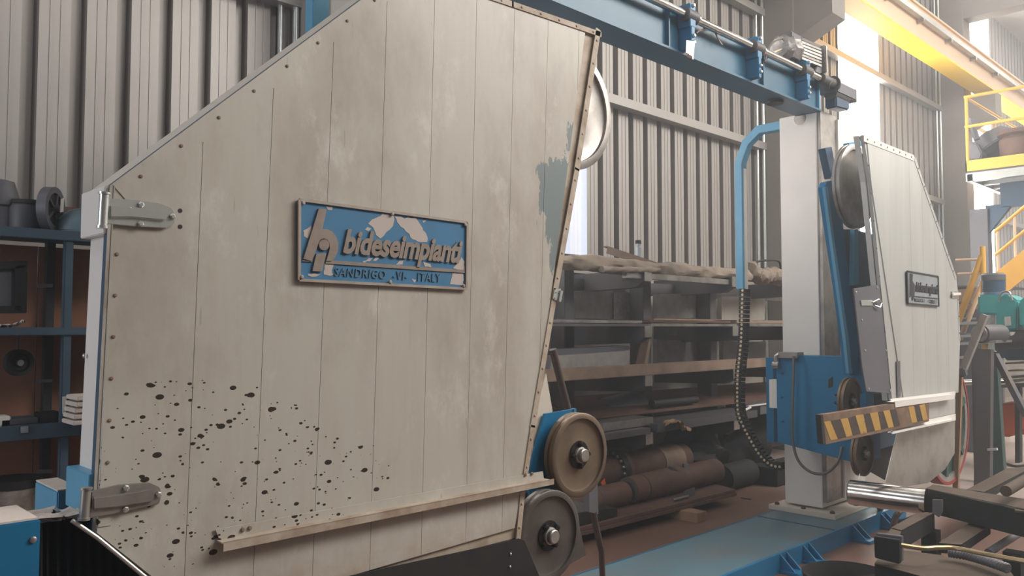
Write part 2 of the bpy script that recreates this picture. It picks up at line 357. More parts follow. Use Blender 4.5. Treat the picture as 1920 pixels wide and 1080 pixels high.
for k, X in enumerate((2.85, 9.35, 15.85, 22.35)):
    c = T('trim_3', kind='structure')
    c.part('shaft', MB().box((X, 4.6, 0), (X+.4, WY+.05, 8.1)), 'concrete', bevel=.01)
    c.part('corbel', MB().prism([(X+.02, 4.62, 5.0), (X+.02, 4.12, 5.22), (X+.02, 4.12, 5.6), (X+.02, 4.62, 5.6)], (.36, 0, 0)), 'concrete')
    c.part('tie_beam', MB().box((X+.03, -12, 7.02), (X+.37, 4.62, 7.6)), 'concrete')
    c.part('cable_conduit', MB().cyl((X-.03, 5.0, 0), (X-.03, 5.0, 8.1), .022).cyl((X-.13, 5.03, 2.1), (X-.13, 5.03, 8.1), .018), 'zinc_bright')
    c.done()
# girder of the overhead crane
g = T('crane_girder', 'yellow steel runway girder of the overhead crane on wall corbels', 'girder')
g.part('bottom_flange', MB().box((-4, 4.17, 5.65), (35, 4.49, 5.675)), 'yellow_lit')
g.part('web', MB().box((-4, 4.18, 5.675), (35, 4.20, 6.15)), 'yellow_web')
g.part('rear_web', MB().box((-4, 4.46, 5.675), (35, 4.48, 6.15)), 'yellow')
g.part('top_flange', MB().box((-4, 4.15, 6.15), (35, 4.50, 6.18)), 'yellow_web')
g.part('rail', MB().box((-4, 4.30, 6.18), (35, 4.36, 6.25)), 'steel')
g.part('cable_tray', MB().box((-4, 4.08, 5.93), (35, 4.15, 6.0)), 'zinc')
for k in range(12): g.part('tray_bracket', MB().box((7.5+k*1.2, 4.08, 5.88), (7.55+k*1.2, 4.18, 5.93)), 'steel')
g.done()

# ================================================================== BIG DOOR AND ITS PULLEY HOUSING
YD = 2.0
DP = [(214, 345), (765, -64), (1125, 60), (1085, 320), (1045, 545), (1002, 800), (975, 1008), (860, 1038), (640, 1086), (455, 1140), (300, 1095), (180, 1000)]
dp = [(p.x, p.z) for p in (PY(x, y, YD) for x, y in DP)]
def clip(poly, a, b, off):   # keep the side left of a->b moved by off
    ax, az = a; bx, bz = b; dx, dz = bx-ax, bz-az; l = math.hypot(dx, dz); nx, nz = -dz/l, dx/l
    f = lambda p: (p[0]-ax)*nx+(p[1]-az)*nz-off
    out = []
    for i in range(len(poly)):
        p, q = poly[i-1], poly[i]; fp, fq = f(p), f(q)
        if (fp >= 0) != (fq >= 0):
            t = fp/(fp-fq); out.append((p[0]+(q[0]-p[0])*t, p[1]+(q[1]-p[1])*t))
        if fq >= 0: out.append(q)
    return out
def seam(a, b):
    p = PY(*a, YD); q = PY(*b, YD); return ((p.x, p.z), (q.x, q.z))
SE = [seam((381, 260), (346, 1080)), seam((513, 162), (478, 1000)), seam((626, 72), (590, 975)), seam((726, 0), (697, 940)), seam((815, 0), (793, 905)),
      seam((894, 0), (876, 880)), seam((965, 20), (944, 875)), seam((1028, 35), (1014, 600)), seam((1086, 50), (1081, 250))]
def shrink(poly, s=.006):
    n = len(poly); cx = sum(p[0] for p in poly)/n; cz = sum(p[1] for p in poly)/n; r = poly
    for i in range(n):
        a, b = poly[i-1], poly[i]
        side = (b[0]-a[0])*(cz-a[1])-(b[1]-a[1])*(cx-a[0])
        if abs(a[0]-b[0])+abs(a[1]-b[1]) < 1e-6: continue
        r = clip(r, a, b, s) if side > 0 else clip(r, b, a, s)
    return r
HOUSE = T('pulley_housing', 'large pulley housing in front with a worn off-white door and blue nameplate', 'pulley housing')
door = Sub(HOUSE)
door.part('door', MB().prism([(x, YD+.008, z) for x, z in dp], (0, .022, 0)), 'trim')
inner = shrink(dp, .002)
bounds = [None]+SE+[None]
for k in range(len(bounds)-1):
    q = inner; L0, L1 = bounds[k], bounds[k+1]
    if L0: q = clip(q, L0[1], L0[0], .0007) if L0[1][1] < L0[0][1] else q
    if L0:
        q = inner; q1 = clip(q, L0[0], L0[1], .0007); q2 = clip(q, L0[1], L0[0], .0007)
        q = q1 if sum(p[0] for p in q1)/len(q1) > sum(p[0] for p in q2)/len(q2) else q2
    if L1:
        q1 = clip(q, L1[0], L1[1], .0007); q2 = clip(q, L1[1], L1[0], .0007)
        c1 = sum(p[0] for p in q1)/max(1, len(q1)) if len(q1) > 2 else 1e9; c2 = sum(p[0] for p in q2)/max(1, len(q2)) if len(q2) > 2 else 1e9
        q = q1 if c1 < c2 else q2
    if len(q) > 2: door.part('panel', MB().prism([(x, YD, z) for x, z in q], (0, .009, 0)), 'door')
def edge_strip(a, b, w1, w2, m, name, y=-.004, th=.004, bolts=0, bm='trim'):
    # a flat strip along the door from pixel a to pixel b; w1, w2 = its reach to either side in metres
    p = PY(*a, YD); q = PY(*b, YD); d = (q-p).normalized(); n = Vector((-d.z, 0, d.x)); o = Vector((0, y, 0)); p = p-d*.004; q = q+d*.004
    i = door.part(name, MB().prism([p+n*w1+o, q+n*w1+o, q+n*w2+o, p+n*w2+o], (0, th, 0)), m)
    if bolts:
        for k in range(bolts):
            t = (k+.5)/bolts; c = p+(q-p)*t+n*(w1+w2)/2+o
            door.part('rivet', bolt(c, (0, -1, 0), .0045, .003), bm, i)
edge_strip((960, 3), (1125, 60), 0, -.020, 'trim', 'edge_trim', bolts=5)
edge_strip((765, -64), (960, 3), 0, -.020, 'trim', 'edge_trim', bolts=4)
edge_strip((1125, 60), (1085, 320), 0, -.028, 'trim', 'edge_trim', bolts=6)
edge_strip((1085, 320), (1045, 545), 0, -.026, 'trim', 'edge_trim', bolts=5)
edge_strip((1045, 545), (1002, 800), 0, -.024, 'trim', 'edge_trim', bolts=6)
edge_strip((1002, 800), (987, 900), 0, -.022, 'trim', 'edge_trim', bolts=2)
edge_strip((983, 925), (975, 1008), 0, -.022, 'trim', 'edge_trim', bolts=2)
edge_strip((765, -64), (214, 345), -.002, .045, 'door', 'border_strip', y=-.002, th=.002, bolts=9, bm='rust_tan')
edge_strip((207, 440), (182, 985), .002, .030, 'door', 'border_strip', y=-.002, th=.002, bolts=7, bm='rust_tan')
# sliding rail across the lower part of the door
Y2 = YD-.004
i = door.part('slide_rail', quadY([(404, 993), (1018, 884), (1020, 899), (412, 1013)], Y2-.003, .004), 'door')
a0, a1 = PY(406, 1013, Y2), PY(1021, 897, Y2); b0, b1 = PY(409, 1037, Y2), PY(1030, 912, Y2)
lip = MB().prism([a0, a0+V(0, -.03, 0), a0+V(0, -.03, -.003), a0+V(0, 0, -.003)], a1-a0)
door.part('rail_ledge', lip, 'trim', i)
c0 = V(b0.x, Y2-.03, a0.z); c1 = V(b1.x-.008, Y2-.03, a1.z)
e0 = PY(406, 1037, Y2-.03); e1 = PY(1030, 910, Y2-.03)
door.part('rail_face', MB().prism([c0, c1, V(c1.x, Y2-.03, e1.z), V(c0.x, Y2-.03, e0.z)], (0, .003, 0)), 'trim', i)
for x, y in ((455, 993), (468, 990), (985, 890), (997, 888)): door.part('bolt', bolt(PY(x, y, Y2-.004), (0, -1, 0), .006, .004), 'rust_tan', i)
for x, y in ((338, 395), (338, 425), (314, 911), (313, 942)):
    door.part('bolt_hole', MB().lathe(PY(x, y, YD-.0008), (0, 1, 0), [(0, .0055), (.001, .0055)], 12), 'black')
door.done()

def hinge(name, label, S, barrel, bump, screws, m, blk):
    h = Sub(HOUSE)
    Yh = YD-.010
    i = h.part('strap_hinge', quadY(S, Yh, .006), m, None, label, .0015)
    h.part('strap_rib', quadY(bump, Yh-.008, .009), m, i, bevel=.003)
    for s in screws: h.part('screw', bolt(PY(*s, Yh-.001), (0, -1, 0), .0075, .006, 6), 'zinc_bright', i)
    p, q = PY(*barrel[0], Yh-.004), PY(*barrel[1], Yh-.004)
    h.part('barrel', MB().cyl(p, q, .0105).cyl(p+(p-q)*.02, p+(p-q)*-.04, .0135).cyl(q+(q-p)*.02, q-(q-p)*.06, .013), m)
    h.part('hinge_leaf', quadY([(barrel[0][0]-3, barrel[0][1]+10), (S[0][0]+3, S[0][1]+2), (S[-1][0]+2, S[-1][1]-4), (barrel[1][0]+4, barrel[1][1]-6)], Yh, .006), m)
    return h.done()
hinge('strap_hinge', 'shiny zinc strap hinge', [(200, 372), (244, 374), (300, 381), (322, 390), (330, 404), (327, 420), (312, 428), (245, 424), (202, 420)],
      [(196, 362), (192, 427)], [(206, 384), (244, 384), (247, 388), (310, 395), (317, 405), (310, 414), (247, 408), (206, 408)], [(264, 384), (263, 420), (323, 406)], 'zinc_bright', None)
hinge('strap_hinge', 'dulled steel strap hinge', [(170, 921), (222, 909), (280, 905), (300, 914), (303, 928), (299, 945), (225, 962), (168, 972)],
      [(162, 915), (157, 974)], [(174, 932), (222, 927), (284, 916), (291, 930), (286, 942), (220, 952), (174, 956)], [(236, 915), (235, 955), (297, 927)], 'zinc_dirty', None)

# latch at the right edge
l = Sub(HOUSE)
l.part('toggle_latch', quadY([(1040, 543), (1052, 541), (1049, 566), (1037, 560)], YD-.008, .003), 'zinc_bright', bevel=.0005)
l.part('lever', MB().bar(PY(1053, 545, YD-.012), PY(1049, 566, YD-.012), .006, .012), 'zinc_bright', bevel=.001)
for x, y in ((1042, 549), (1040, 559), (1047, 550), (1046, 561)): l.part('screw', bolt(PY(x, y, YD-.008), (0, -1, 0), .002, .002), 'steel_dark')
l.done()

# body of the housing behind the door
hs = HOUSE
YB = 2.19
bodyp = shrink(dp, .004)
pl, pr = PY(207, 430, YD+.034), PY(182, 1000, YD+.034)
rim = MB()
DQ = DP
ring_o = [(x, z) for x, z in dp]; ring_i = shrink(dp, .03)
# rim made of plates along each outer edge
def rimplate(a, b, y0, y1, m, name, th=.006, par=None, lab=None):
    p = V(a[0], y0, a[1]); q = V(b[0], y0, b[1]); d = (q-p).normalized(); n = Vector((-d.z, 0, d.x))
    c = V(sum(t[0] for t in dp)/len(dp), y0, sum(t[1] for t in dp)/len(dp))
    if n.dot(c-p) < 0: n = -n
    return hs.part(name, MB().prism([p, q, q+n*th, p+n*th], (0, y1-y0, 0)), m, par, lab)
n = len(dp)
for i in range(n):
    a, b = dp[i], dp[(i+1) % n]
    left = i in (0, n-1)
    rimplate(a, b, YD+.031, YD+.052, 'blue_dark', 'rim', .010)
    if i in (0, 1): rimplate(a, b, YD+.052, YB, 'trim' if 0 else 'white_paint', 'side_plate')
    elif i == n-1: pass
    elif i in (8, 9, 10): rimplate(a, b, YD+.052, YB, 'steel_dark', 'side_plate')
    else: rimplate(a, b, YD+.052, YB, 'white_paint', 'side_plate')
hs.part('back_plate', MB().prism([(x, YB, z) for x, z in ring_i], (0, .006, 0)), 'blue_dark')
# left side: white panel between two hinge blocks, all facing the open end
XL = PY(196, 700, YD+.04).x
zt, zb_ = PY(208, 430, YD+.04).z, PY(184, 930, YD+.04).z
hs.part('side_panel', MB().prism([(PY(207, 430, YD+.052).x, YD+.052, zt), (PY(183, 930, YD+.052).x, YD+.052, zb_), (PY(183, 930, YD+.052).x, YB, zb_), (PY(207, 430, YD+.052).x, YB, zt)], (.008, 0, 0)), 'white_clean', None, 'white side panel smudged grey')
for (zz0, zz1, m, xx) in ((345, 436, 'blue_light', 212), (893, 972, 'blue_light', 183)):
    za, zc = PY(xx, zz0, YD).z, PY(xx, zz1, YD).z; X0 = PY(xx, (zz0+zz1)/2, YD+.01).x
    hs.part('hinge_block', MB().box((X0-.012, YD+.033, zc), (X0+.02, YB+.012, za)), 'white_clean' if zz0 < 500 else 'blue_light', None, None, .002)
for (x, y) in ((158, 667), (194, 668)): hs.part('screw', bolt(PX(x, y, XL-.004), (-1, 0, 0), .006, .004), 'steel')

# nameplate
def homog(quad):   # quad BL BR TR TL (3-D points) -> function u,v,h
    BL, BR, TR, TL = quad
    return lambda u, v, h=0.: (BL*(1-u)+BR*u)*(1-v)+(TL*(1-u)+TR*u)*v+Vector((0, -h, 0))
def text_letters(s, quad, th, bold=0.0, track=1.0, y=0):   # one mesh builder per letter
    cu = bpy.data.curves.new('t', 'FONT'); cu.body = s; cu.extrude = 0.5; cu.offset = bold; cu.space_character = track; cu.resolution_u = 3
    o = bpy.data.objects.new('t', cu); COL.objects.link(o); me = bpy.data.meshes.new_from_object(o); bpy.data.objects.remove(o)
    bm = bmesh.new(); bm.from_mesh(me); bmesh.ops.remove_doubles(bm, verts=bm.verts, dist=1e-5); bm.verts.ensure_lookup_table()
    seen = {}; comps = []
    for v in bm.verts:
        if v.index in seen: continue
        st = [v]; seen[v.index] = len(comps); c = []
        while st:
            q = st.pop(); c.append(q)
            for e in q.link_edges:
                r = e.other_vert(q)
                if r.index not in seen: seen[r.index] = len(comps); st.append(r)
        comps.append((min(q.co.x for q in c), max(q.co.x for q in c), len(comps)))
    comps.sort(); gid = {}; cur = -1; hi = -9; G = []
    for a, b, k in comps:
        if cur < 0 or a > hi-(0.5*(b-a)): cur += 1; hi = b; G.append([])
        hi = max(hi, b); gid[k] = cur
    x0 = comps[0][0]; x1 = max(c[1] for c in comps); asc = max(v.co.y for v in bm.verts); f = homog(quad); out = [MB() for _ in G]; ix = [{} for _ in G]
    for fc in bm.faces:
        g = gid[seen[fc.verts[0].index]]; ids = []
        for v in fc.verts:
            if v.index not in ix[g]: ix[g][v.index] = len(out[g].v); out[g].v.append(f((v.co.x-x0)/(x1-x0), v.co.y/asc, y+(v.co.z+.5)*th))
            ids.append(ix[g][v.index])
        out[g].f.append(ids); out[g].mi.append(0)
    bm.free(); bpy.data.meshes.remove(me); return out
def sgn(x, y): return (540+x/5.3333, 360+y/5.3333)
s = Sub(HOUSE)
SY = YD-.006
S4 = [(108, 78), (1785, 305), (1778, 968), (105, 880)]
def sp(x, y, d=0): return PY(*sgn(x, y), SY-d)
i0 = s.part('nameplate', MB().prism([sp(*p) for p in S4], (0, .005, 0)), 'sign_blue', None, 'blue maker nameplate with flaking paint')
for a, b in ((0, 1), (1, 2), (2, 3), (3, 0)):
    p, q = sp(*S4[a]), sp(*S4[b]); s.part('border', MB().bar(p+V(0, -.003, 0), q+V(0, -.003, 0), .008, .006, up=(0, 1, 0)), 'sign_metal')
s.part('divider', MB().bar(sp(375, 697, .002), sp(1765, 795, .002), .003, .010), 'sign_letter')
s.part('divider', MB().bar(sp(140, 688, .002), sp(240, 693, .002), .003, .003), 'sign_letter')
LT = lambda pts, d, m, nm, lab=None: s.part(nm, MB().prism([sp(x, y, d) for x, y in pts], (0, d, 0)), m, None, lab)
arc = lambda cx, cy, rx, ry, a0, a1, k: [(cx+rx*math.cos(math.radians(a0+(a1-a0)*t/k)), cy-ry*math.sin(math.radians(a0+(a1-a0)*t/k))) for t in range(k+1)]
hpoly = [(310, 165), (388, 172), (345, 372), (395, 372), (440, 392), (480, 440), (503, 510), (500, 590), (470, 660), (440, 690), (383, 690), (402, 630), (420, 560), (416, 512), (395, 478), (358, 464), (325, 475), (302, 520), (272, 610), (240, 690), (155, 668)]
LT(hpoly, .006, 'sign_letter', 'logo_letter')
ipoly = [(285, 618), (385, 608), (340, 795), (245, 790)]
LT(ipoly, .006, 'sign_letter', 'logo_letter')
LT(arc(362, 528, 52, 55, 0, 340, 17), .006, 'sign_letter', 'logo_dot')
for q in text_letters('bideseimpianti', [sp(540, 602), sp(1700, 702), sp(1745, 480), sp(590, 372)], .006, .035, 0.98): s.part('letter', q, 'sign_letter')
for q in text_letters('SANDRIGO  -VI-   ITALY', [sp(458, 838), sp(1520, 902), sp(1524, 820), sp(470, 755)], .003, 0.0, 1.18): s.part('small_letter', q, 'sign_small')
rn = random.Random(3)
def jag(pts, amp=7):
    out = []
    for i in range(len(pts)):
        a, b = pts[i], pts[(i+1) % len(pts)]; k = max(1, int(math.hypot(a[0]-b[0], a[1]-b[1])/28))
        for t in range(k): out.append((a[0]+(b[0]-a[0])*t/k+rn.uniform(-amp, amp), a[1]+(b[1]-a[1])*t/k+rn.uniform(-amp, amp)))
    return out
for pts in ([(945, 215), (1060, 240), (1048, 345), (985, 395), (960, 440), (920, 465), (880, 435), (850, 350), (800, 310), (870, 262), (930, 240)],
            [(1065, 240), (1130, 240), (1160, 260), (1270, 255), (1340, 350), (1395, 440), (1390, 508), (1240, 478), (1200, 400), (1130, 350), (1090, 300)],
            [(232, 330), (240, 385), (200, 465), (165, 440), (150, 385), (190, 370)], [(372, 715), (462, 725), (440, 780), (448, 838), (355, 830)],
            [(1640, 815), (1755, 812), (1752, 935), (1622, 925)], [(1738, 640), (1762, 690), (1762, 785), (1655, 768), (1690, 710)],
            [(375, 140), (450, 150), (440, 182), (400, 172)], [(860, 645), (820, 690), (760, 705), (750, 690)], [(920, 665), (880, 690), (850, 688), (870, 665)],
            [(1175, 675), (1140, 720), (1085, 728), (1120, 690)], [(1350, 700), (1430, 720), (1430, 755), (1370, 745)], [(1380, 285), (1350, 308), (1345, 290)],
            [(200, 815), (330, 822), (260, 850), (205, 838)], [(800, 345), (832, 360), (800, 390), (768, 375)], [(1240, 865), (1290, 885), (1260, 915)]):
    s.part('bare_patch', MB().prism([sp(x, y, .0007) for x, y in jag(pts)], (0, .0012, 0)), 'sign_bare', i0)
for p in ((150, 110), (1040, 220), (1770, 325), (135, 850), (1020, 900), (1755, 940)): s.part('bolt', bolt(sp(*p, .004), (0, -1, 0), .006, .005), 'sign_metal')
s.done()
HOUSE.done()

# ================================================================== PULLEYS
def wheel(name, c, R, m, label, cat, hub=True, th=.045, ax=(0, -1, 0), rim='groove', hubs=4, ang=45, group=None, big=False, capr=.026):
    t = T(name, label, cat, group); c = Vector(c); A = Vector(ax).normalized(); u = A.orthogonal().normalized(); v = A.cross(u)
    # disc with a raised rim and a dished web
    k = 1.0
    t.part('disc', MB().lathe(c, A, [(-th*.3, R*.90), (th*.42, R*.90), (th*.5, R*.90), (th*.5, R*.985), (th*.46, R), (th*.2, R)] if 0 else
           [(-th*.45, R*.02), (-th*.45, R*.94), (-th*.12, R*.93)], 48), m)
    t.part('web', MB().lathe(c, A, [(th*.05, R*.93), (th*.30, R*.86), (th*.22, R*.80), (th*.22, R*.36), (th*.30, R*.30), (th*.30, R*.01)], 48), m)
    t.part('rim', MB().lathe(c, A, [(th*.15, R*.86), (th*.5, R*.87), (th*.5, R*.975), (th*.44, R), (th*.16, R), (th*.10, R*.955), (-th*.10, R*.955), (-th*.16, R), (-th*.48, R), (-th*.5, R*.97), (-th*.5, R*.86)], 56, closed=False, caps=False), [m])
    t.part('groove_lining', MB().lathe(c, A, [(-th*.10, R*.93), (-th*.10, R*.958), (th*.10, R*.958), (th*.10, R*.93)], 56), rim)
    if hub:
        i = t.part('hub_plate', MB().lathe(c+A*th*.30, A, [(0, R*.34), (.003, R*.33), (.005, R*.05)], 24), 'hub')
        t.part('hub_cap', MB().lathe(c+A*(th*.30+.004), A, [(0, capr*1.25), (.008, capr*1.2), (.010, capr), (.024, capr), (.028, capr*.85), (.028, .001)], 20), 'zinc_dirty', i)
        for q in range(hubs):
            a = math.radians(ang+360*q/hubs); t.part('hub_bolt', bolt(c+A*(th*.30+.004)+(u*math.cos(a)+v*math.sin(a))*R*.26, A, .0115, .014, 6), 'hub', i)
    t.done(); return t
W1 = PY(1081, 852, 2.10); W2 = PY(1024, 1003, 2.06)
def rad(c, px): return px/FPX*(Vector(c)-CP).dot(FW)
wheel('guide_pulley', W1, rad(W1, 78), 'brass_wheel', 'brown guide pulley with a blue plate behind it, beside the large door', 'pulley')
wheel('guide_pulley', W2, rad(W2, 84), 'grey_wheel', 'dark grey guide pulley, lower of the two beside the large door', 'pulley', ang=80)
W3 = PY(1063, 203, 2.25); wheel('main_pulley', W3, rad(W3, 117), 'steel', 'big pale steel pulley half hidden behind the large door, top', 'pulley', hub=True, th=.06, rim='steel')
F1 = PY(1594, 752, 2.30); wheel('guide_pulley', F1, rad(F1, 44), 'brass_wheel', 'small brown pulley above the striped plank on the blue carriage', 'pulley', capr=.02)
F2 = PY(1617, 850, 2.26); wheel('guide_pulley', F2, rad(F2, 42), 'brass_wheel', 'small brown pulley below the striped plank', 'pulley', capr=.02)
F3 = PY(1601, 350, 2.20); wheel('main_pulley', F3, rad(F3, 79), 'steel', 'polished steel pulley at the top of the far housing', 'pulley', hub=False, th=.05, rim='steel')

# blue plate and covers around the near pulleys
bp_ = T('pulley_bracket', 'blue steel bracket plate behind the brown pulley of the large housing', 'bracket')
bp_.part('plate', quadY([(1022, 776), (1080, 766), (1081, 900), (1040, 1000), (1002, 1000), (990, 900), (1006, 830)], 2.155, .01), 'blue')
bp_.part('plate_edge', quadY([(1076, 767), (1081, 766), (1081, 830), (1077, 830)], 2.15, .02), 'blue')
for c, l in ((W1, .05), (W2, .09)): bp_.part('axle', MB().cyl(c+V(0, .022, 0), c+V(0, l, 0), .02), 'steel_dark')
bp_.done()
one('inner_panel', quadY([(1000, 790), (1024, 700), (1036, 770), (1012, 870), (1000, 870)], 2.172, .006), 'white_paint', 'narrow off-white panel between the large door edge and the blue bracket', 'panel')
one('pulley_guard', quadY([(1062, 915), (1081, 958), (1098, 1041), (1040, 1075), (1010, 1000)], 2.17, .008), 'grey_wheel', 'triangular grey guard plate behind the lower near pulley', 'guard')
lc = T('lower_cover', 'dark grey steel cover below the large door, in front of the lower pulley', 'cover')
lc.part('plate', quadY([(640, 1084), (870, 1034), (974, 1010), (984, 1014), (1014, 1085), (1000, 1140), (640, 1140)], 1.990, .008), 'black', bevel=.002)
for x, y in ((957, 1039), (956, 1063)): lc.part('bolt', bolt(PY(x, y, 1.989), (0, -1, 0), .005, .004), 'steel')
lc.done()
lm = T('support_bar', 'pale flat support bar on a bent dark leg, right of the lower near pulley', 'support')
lm.part('bar', quadY([(1104, 893), (1120, 893), (1122, 964), (1105, 960)], 2.30, .03), 'guard_grey', None, 'grey flat bar')
a = PY(1113, 960, 2.31); q = PY(1128, 1033, 2.31)
lm.part('leg', MB().tube(smooth_path([a, PY(1117, 985, 2.31), q]), .015), 'brown_dark')
lm.part('foot_rod', MB().cyl(q, V(q.x+.06, q.y+.03, 0.0), .013), 'brown_dark')
lm.done()
one('pole', MB().cyl(PY(1036, 655, 2.5), PY(1066, 772, 2.5), .017).cyl(PY(1066, 772, 2.5), PY(1110, 960, 2.5), .017), 'brown_dark', 'thin brown pole leaning behind the large door edge', 'pole')

# ================================================================== LOWER LEFT: slide bellows and blue blocks
be = T('bellows', 'black pleated bellows at the lower left, under the large door', 'bellows')
Pb = [(78, 975), (150, 962), (300, 1095), (300, 1160), (78, 1160)]
mb = MB(); N_ = 26; top = lambda x: 975-13*(x-78)/72 if x < 150 else 962+(x-150)*.89
strip = []
for k in range(N_+1):
    xx = 78+(330-78)*k/N_; off = .0 if k % 2 else .028
    strip.append((PY(xx, top(xx), 2.06+off), PY(xx, 1230, 2.06+off)))
for k in range(N_):
    (a, b), (c, d) = strip[k], strip[k+1]; mb.add([a, b, d, c, a+V(0, .01, 0), b+V(0, .01, 0), d+V(0, .01, 0), c+V(0, .01, 0)], [[0, 1, 2, 3], [7, 6, 5, 4], [0, 3, 7, 4], [1, 5, 6, 2]])
be.part('pleats', mb, 'soot'); be.part('end_plate', MB().prism([PY(76, 978, 2.04), PY(80, 978, 2.04), PY(80, 1230, 2.04), PY(76, 1230, 2.04)], (0, .12, 0)), 'black'); be.done()
one('drain_tube', MB().tube([PY(135, 976, 1.99), PY(182, 1008, 1.99), PY(300, 1105, 1.99)], .005), 'zinc_bright', 'thin shiny tube along the slanting bottom edge of the large door', 'tube')
bb = T('drive_cover', 'bright blue box with a dusty white top at the bottom left corner', 'cover')
z0 = PY(0, 985, 1.95).z
bb.part('box', MB().box((PY(-60, 990, 1.95).x, 1.95, .2), (PY(76, 990, 1.95).x, 2.13, z0)), 'blue', bevel=.003)
bb.part('dust_top', MB().box((PY(-60, 990, 1.95).x, 1.955, z0), (PY(72, 990, 1.95).x, 2.125, z0+.004)), 'white_cloth')
bb.part('screw', bolt(PY(62, 1012, 1.949), (0, -1, 0), .007, .004), 'steel'); bb.done()
sb = T('drive_cover', 'small blue block with white top behind the lower hinge', 'cover')
z1 = PY(108, 922, 2.35).z
sb.part('box', MB().box((PY(107, 940, 2.35).x, 2.35, .5), (PY(150, 940, 2.35).x, 2.55, z1)), 'blue_light', bevel=.003); sb.part('dust_top', MB().box((PY(108, 940, 2.35).x, 2.352, z1), (PY(150, 940, 2.35).x, 2.548, z1+.004)), 'white_cloth'); sb.done()
def rag(pts, w, seed, amp=.012, segs=10):
    r = random.Random(seed); P = smooth_path(pts, segs); mb = MB(); rows = []
    for i, p in enumerate(P):
        d = (P[min(i+1, len(P)-1)]-P[max(i-1, 0)]).normalized(); rows.append([p+Vector((-d.y, d.x, 0)).normalized()*(w*(j/6-.5))+V(0, 0, r.uniform(-amp, amp)) for j in range(7)])
    for th in (0, .004):
        n0 = len(mb.v); mb.v += [p+V(0, 0, th) for row in rows for p in row]
        for i in range(len(rows)-1):
            for j in range(6): mb.f.append([n0+i*7+j, n0+i*7+j+1, n0+i*7+j+8, n0+i*7+j+7]); mb.mi.append(0)
    return mb
one('rag', rag([PY(62, 973, 2.07), PY(80, 968, 2.09), PY(100, 964, 2.08), PY(118, 967, 2.1), PY(150, 958, 2.10)], .13, 4, .007, 4), 'white_cloth', 'crumpled white rag on the bellows beside the blue box', 'rag')

# blue hoop of the near column (top left) and the hidden column that carries the beam
def sq(name, pts, wdt, hgt, up, m, label, cat, ends=()):
    t = T(name, label, cat); t.part('tube', MB().sqtube(pts, wdt, hgt, up), m, bevel=.003)
    for nm, mb, mm in ends: t.part(nm, mb, mm)
    return t.done()
xh = PY(595, 20, 3.42).x
sq('cable_hoop', [V(xh, 3.02, 3.62), V(xh, 3.25, 3.62), V(xh, 3.38, 3.50), V(xh, 3.42, 3.35), V(xh, 3.42, 1.8)], .07, .09, (1, 0, 0), 'blue_light', 'light blue tube seen above the slanting top of the large door', 'tube',
   [('socket', MB().box((xh-.05, 2.99, 3.57), (xh+.05, 3.03, 3.67)), 'blue')])
one('column', MB().box((1.85, 2.71, 0.11), (2.40, 2.985, 3.75)), 'white_paint', 'off-white machine column standing right behind the large door', 'column')

# ================================================================== OVERHEAD BEAM
BZ = 3.10
bm_ = T('cross_beam', 'blue steel beam along the top between the machine columns', 'beam')
bm_.part('web', MB().box((2.42, 2.70, BZ+.012), (5.86, 2.715, BZ+.27)), 'blue_beam')
bm_.part('bottom_flange', MB().box((2.42, 2.67, BZ), (5.86, 2.87, BZ+.014)), 'blue_beam')
bm_.part('rear_web', MB().box((2.42, 2.855, BZ+.012), (5.86, 2.87, BZ+.27)), 'blue_beam')
bm_.part('top_plate', MB().box((2.42, 2.70, BZ+.256), (5.86, 2.87, BZ+.27)), 'blue_beam')
bm_.part('end_plate', MB().box((5.84, 2.68, BZ), (5.86, 2.87, BZ+.27)), 'blue_light')
for X in (3.9, 5.0): bm_.part('stiffener', MB().box((X, 2.675, BZ+.014), (X+.012, 2.70, BZ+.25)), 'blue_beam')
bm_.part('oval_port', MB().lathe((5.35, 2.78, BZ-.02), (0, 0, 1), [(0, .06), (.02, .06)], 20), 'black')
bm_.done()
sh = T('drive_shaft', 'long oily steel shaft on bearings along the front of the blue beam', 'shaft')
zs = BZ+.225; ys = 2.64
pA = V(2.45, ys, zs); pB = V(5.78, ys, zs)
sh.part('rod', MB().cyl(pA, pB, .024, n=18), 'chrome')
for px in (1292, 1417, 1508):
    X = PY(px, 100, ys).x
    k = sh.part('bearing_bracket', MB().box((X-.02, ys-.03, BZ+.02), (X+.02, 2.70, BZ+.16)).box((X-.03, ys-.03, BZ+.15), (X+.03, 2.70, BZ+.29)), 'blue', bevel=.004)
    sh.part('bearing', MB().cyl((X-.05, ys, zs), (X+.06, ys, zs), .042), 'steel_dark', k)
    sh.part('collar', MB().cyl((X+.06, ys, zs), (X+.085, ys, zs), .034), 'chrome', k)
    for dz in (.06, .10, .28): sh.part('nut', bolt((X+.0, ys-.03, BZ+dz), (0, -1, 0), .013, .014, 6), 'zinc_bright', k)
sh.done()
X = PY(1292, 100, ys).x
wr = T('warning_tag', 'small grey tag with brown marks hanging under the first shaft bearing', 'tag')
wr.part('sheet', quadY([(1287, 75), (1303, 78), (1300, 112), (1286, 104)], 2.595, .002), 'steel')
for k in range(4): wr.part('mark', quadY([(1287+3*k, 99+2*k), (1289+3*k, 98+2*k), (1290+3*k, 108+1.2*k), (1288+3*k, 107+1.2*k)], 2.593, .001), 'rust')
wr.done()
def cable(name, pts, r, m, label, cat='cable', n=8): return one(name, MB().tube(smooth_path(pts, n), r, 8), m, label, cat)
cable('wire', [PY(1306, 62, 2.62), PY(1318, 54, 2.65), PY(1333, 51, 2.66), PY(1341, 62, 2.66), PY(1350, 80, 2.64)], .004, 'rust_tan', 'pale orange looped wire on top of the shaft')
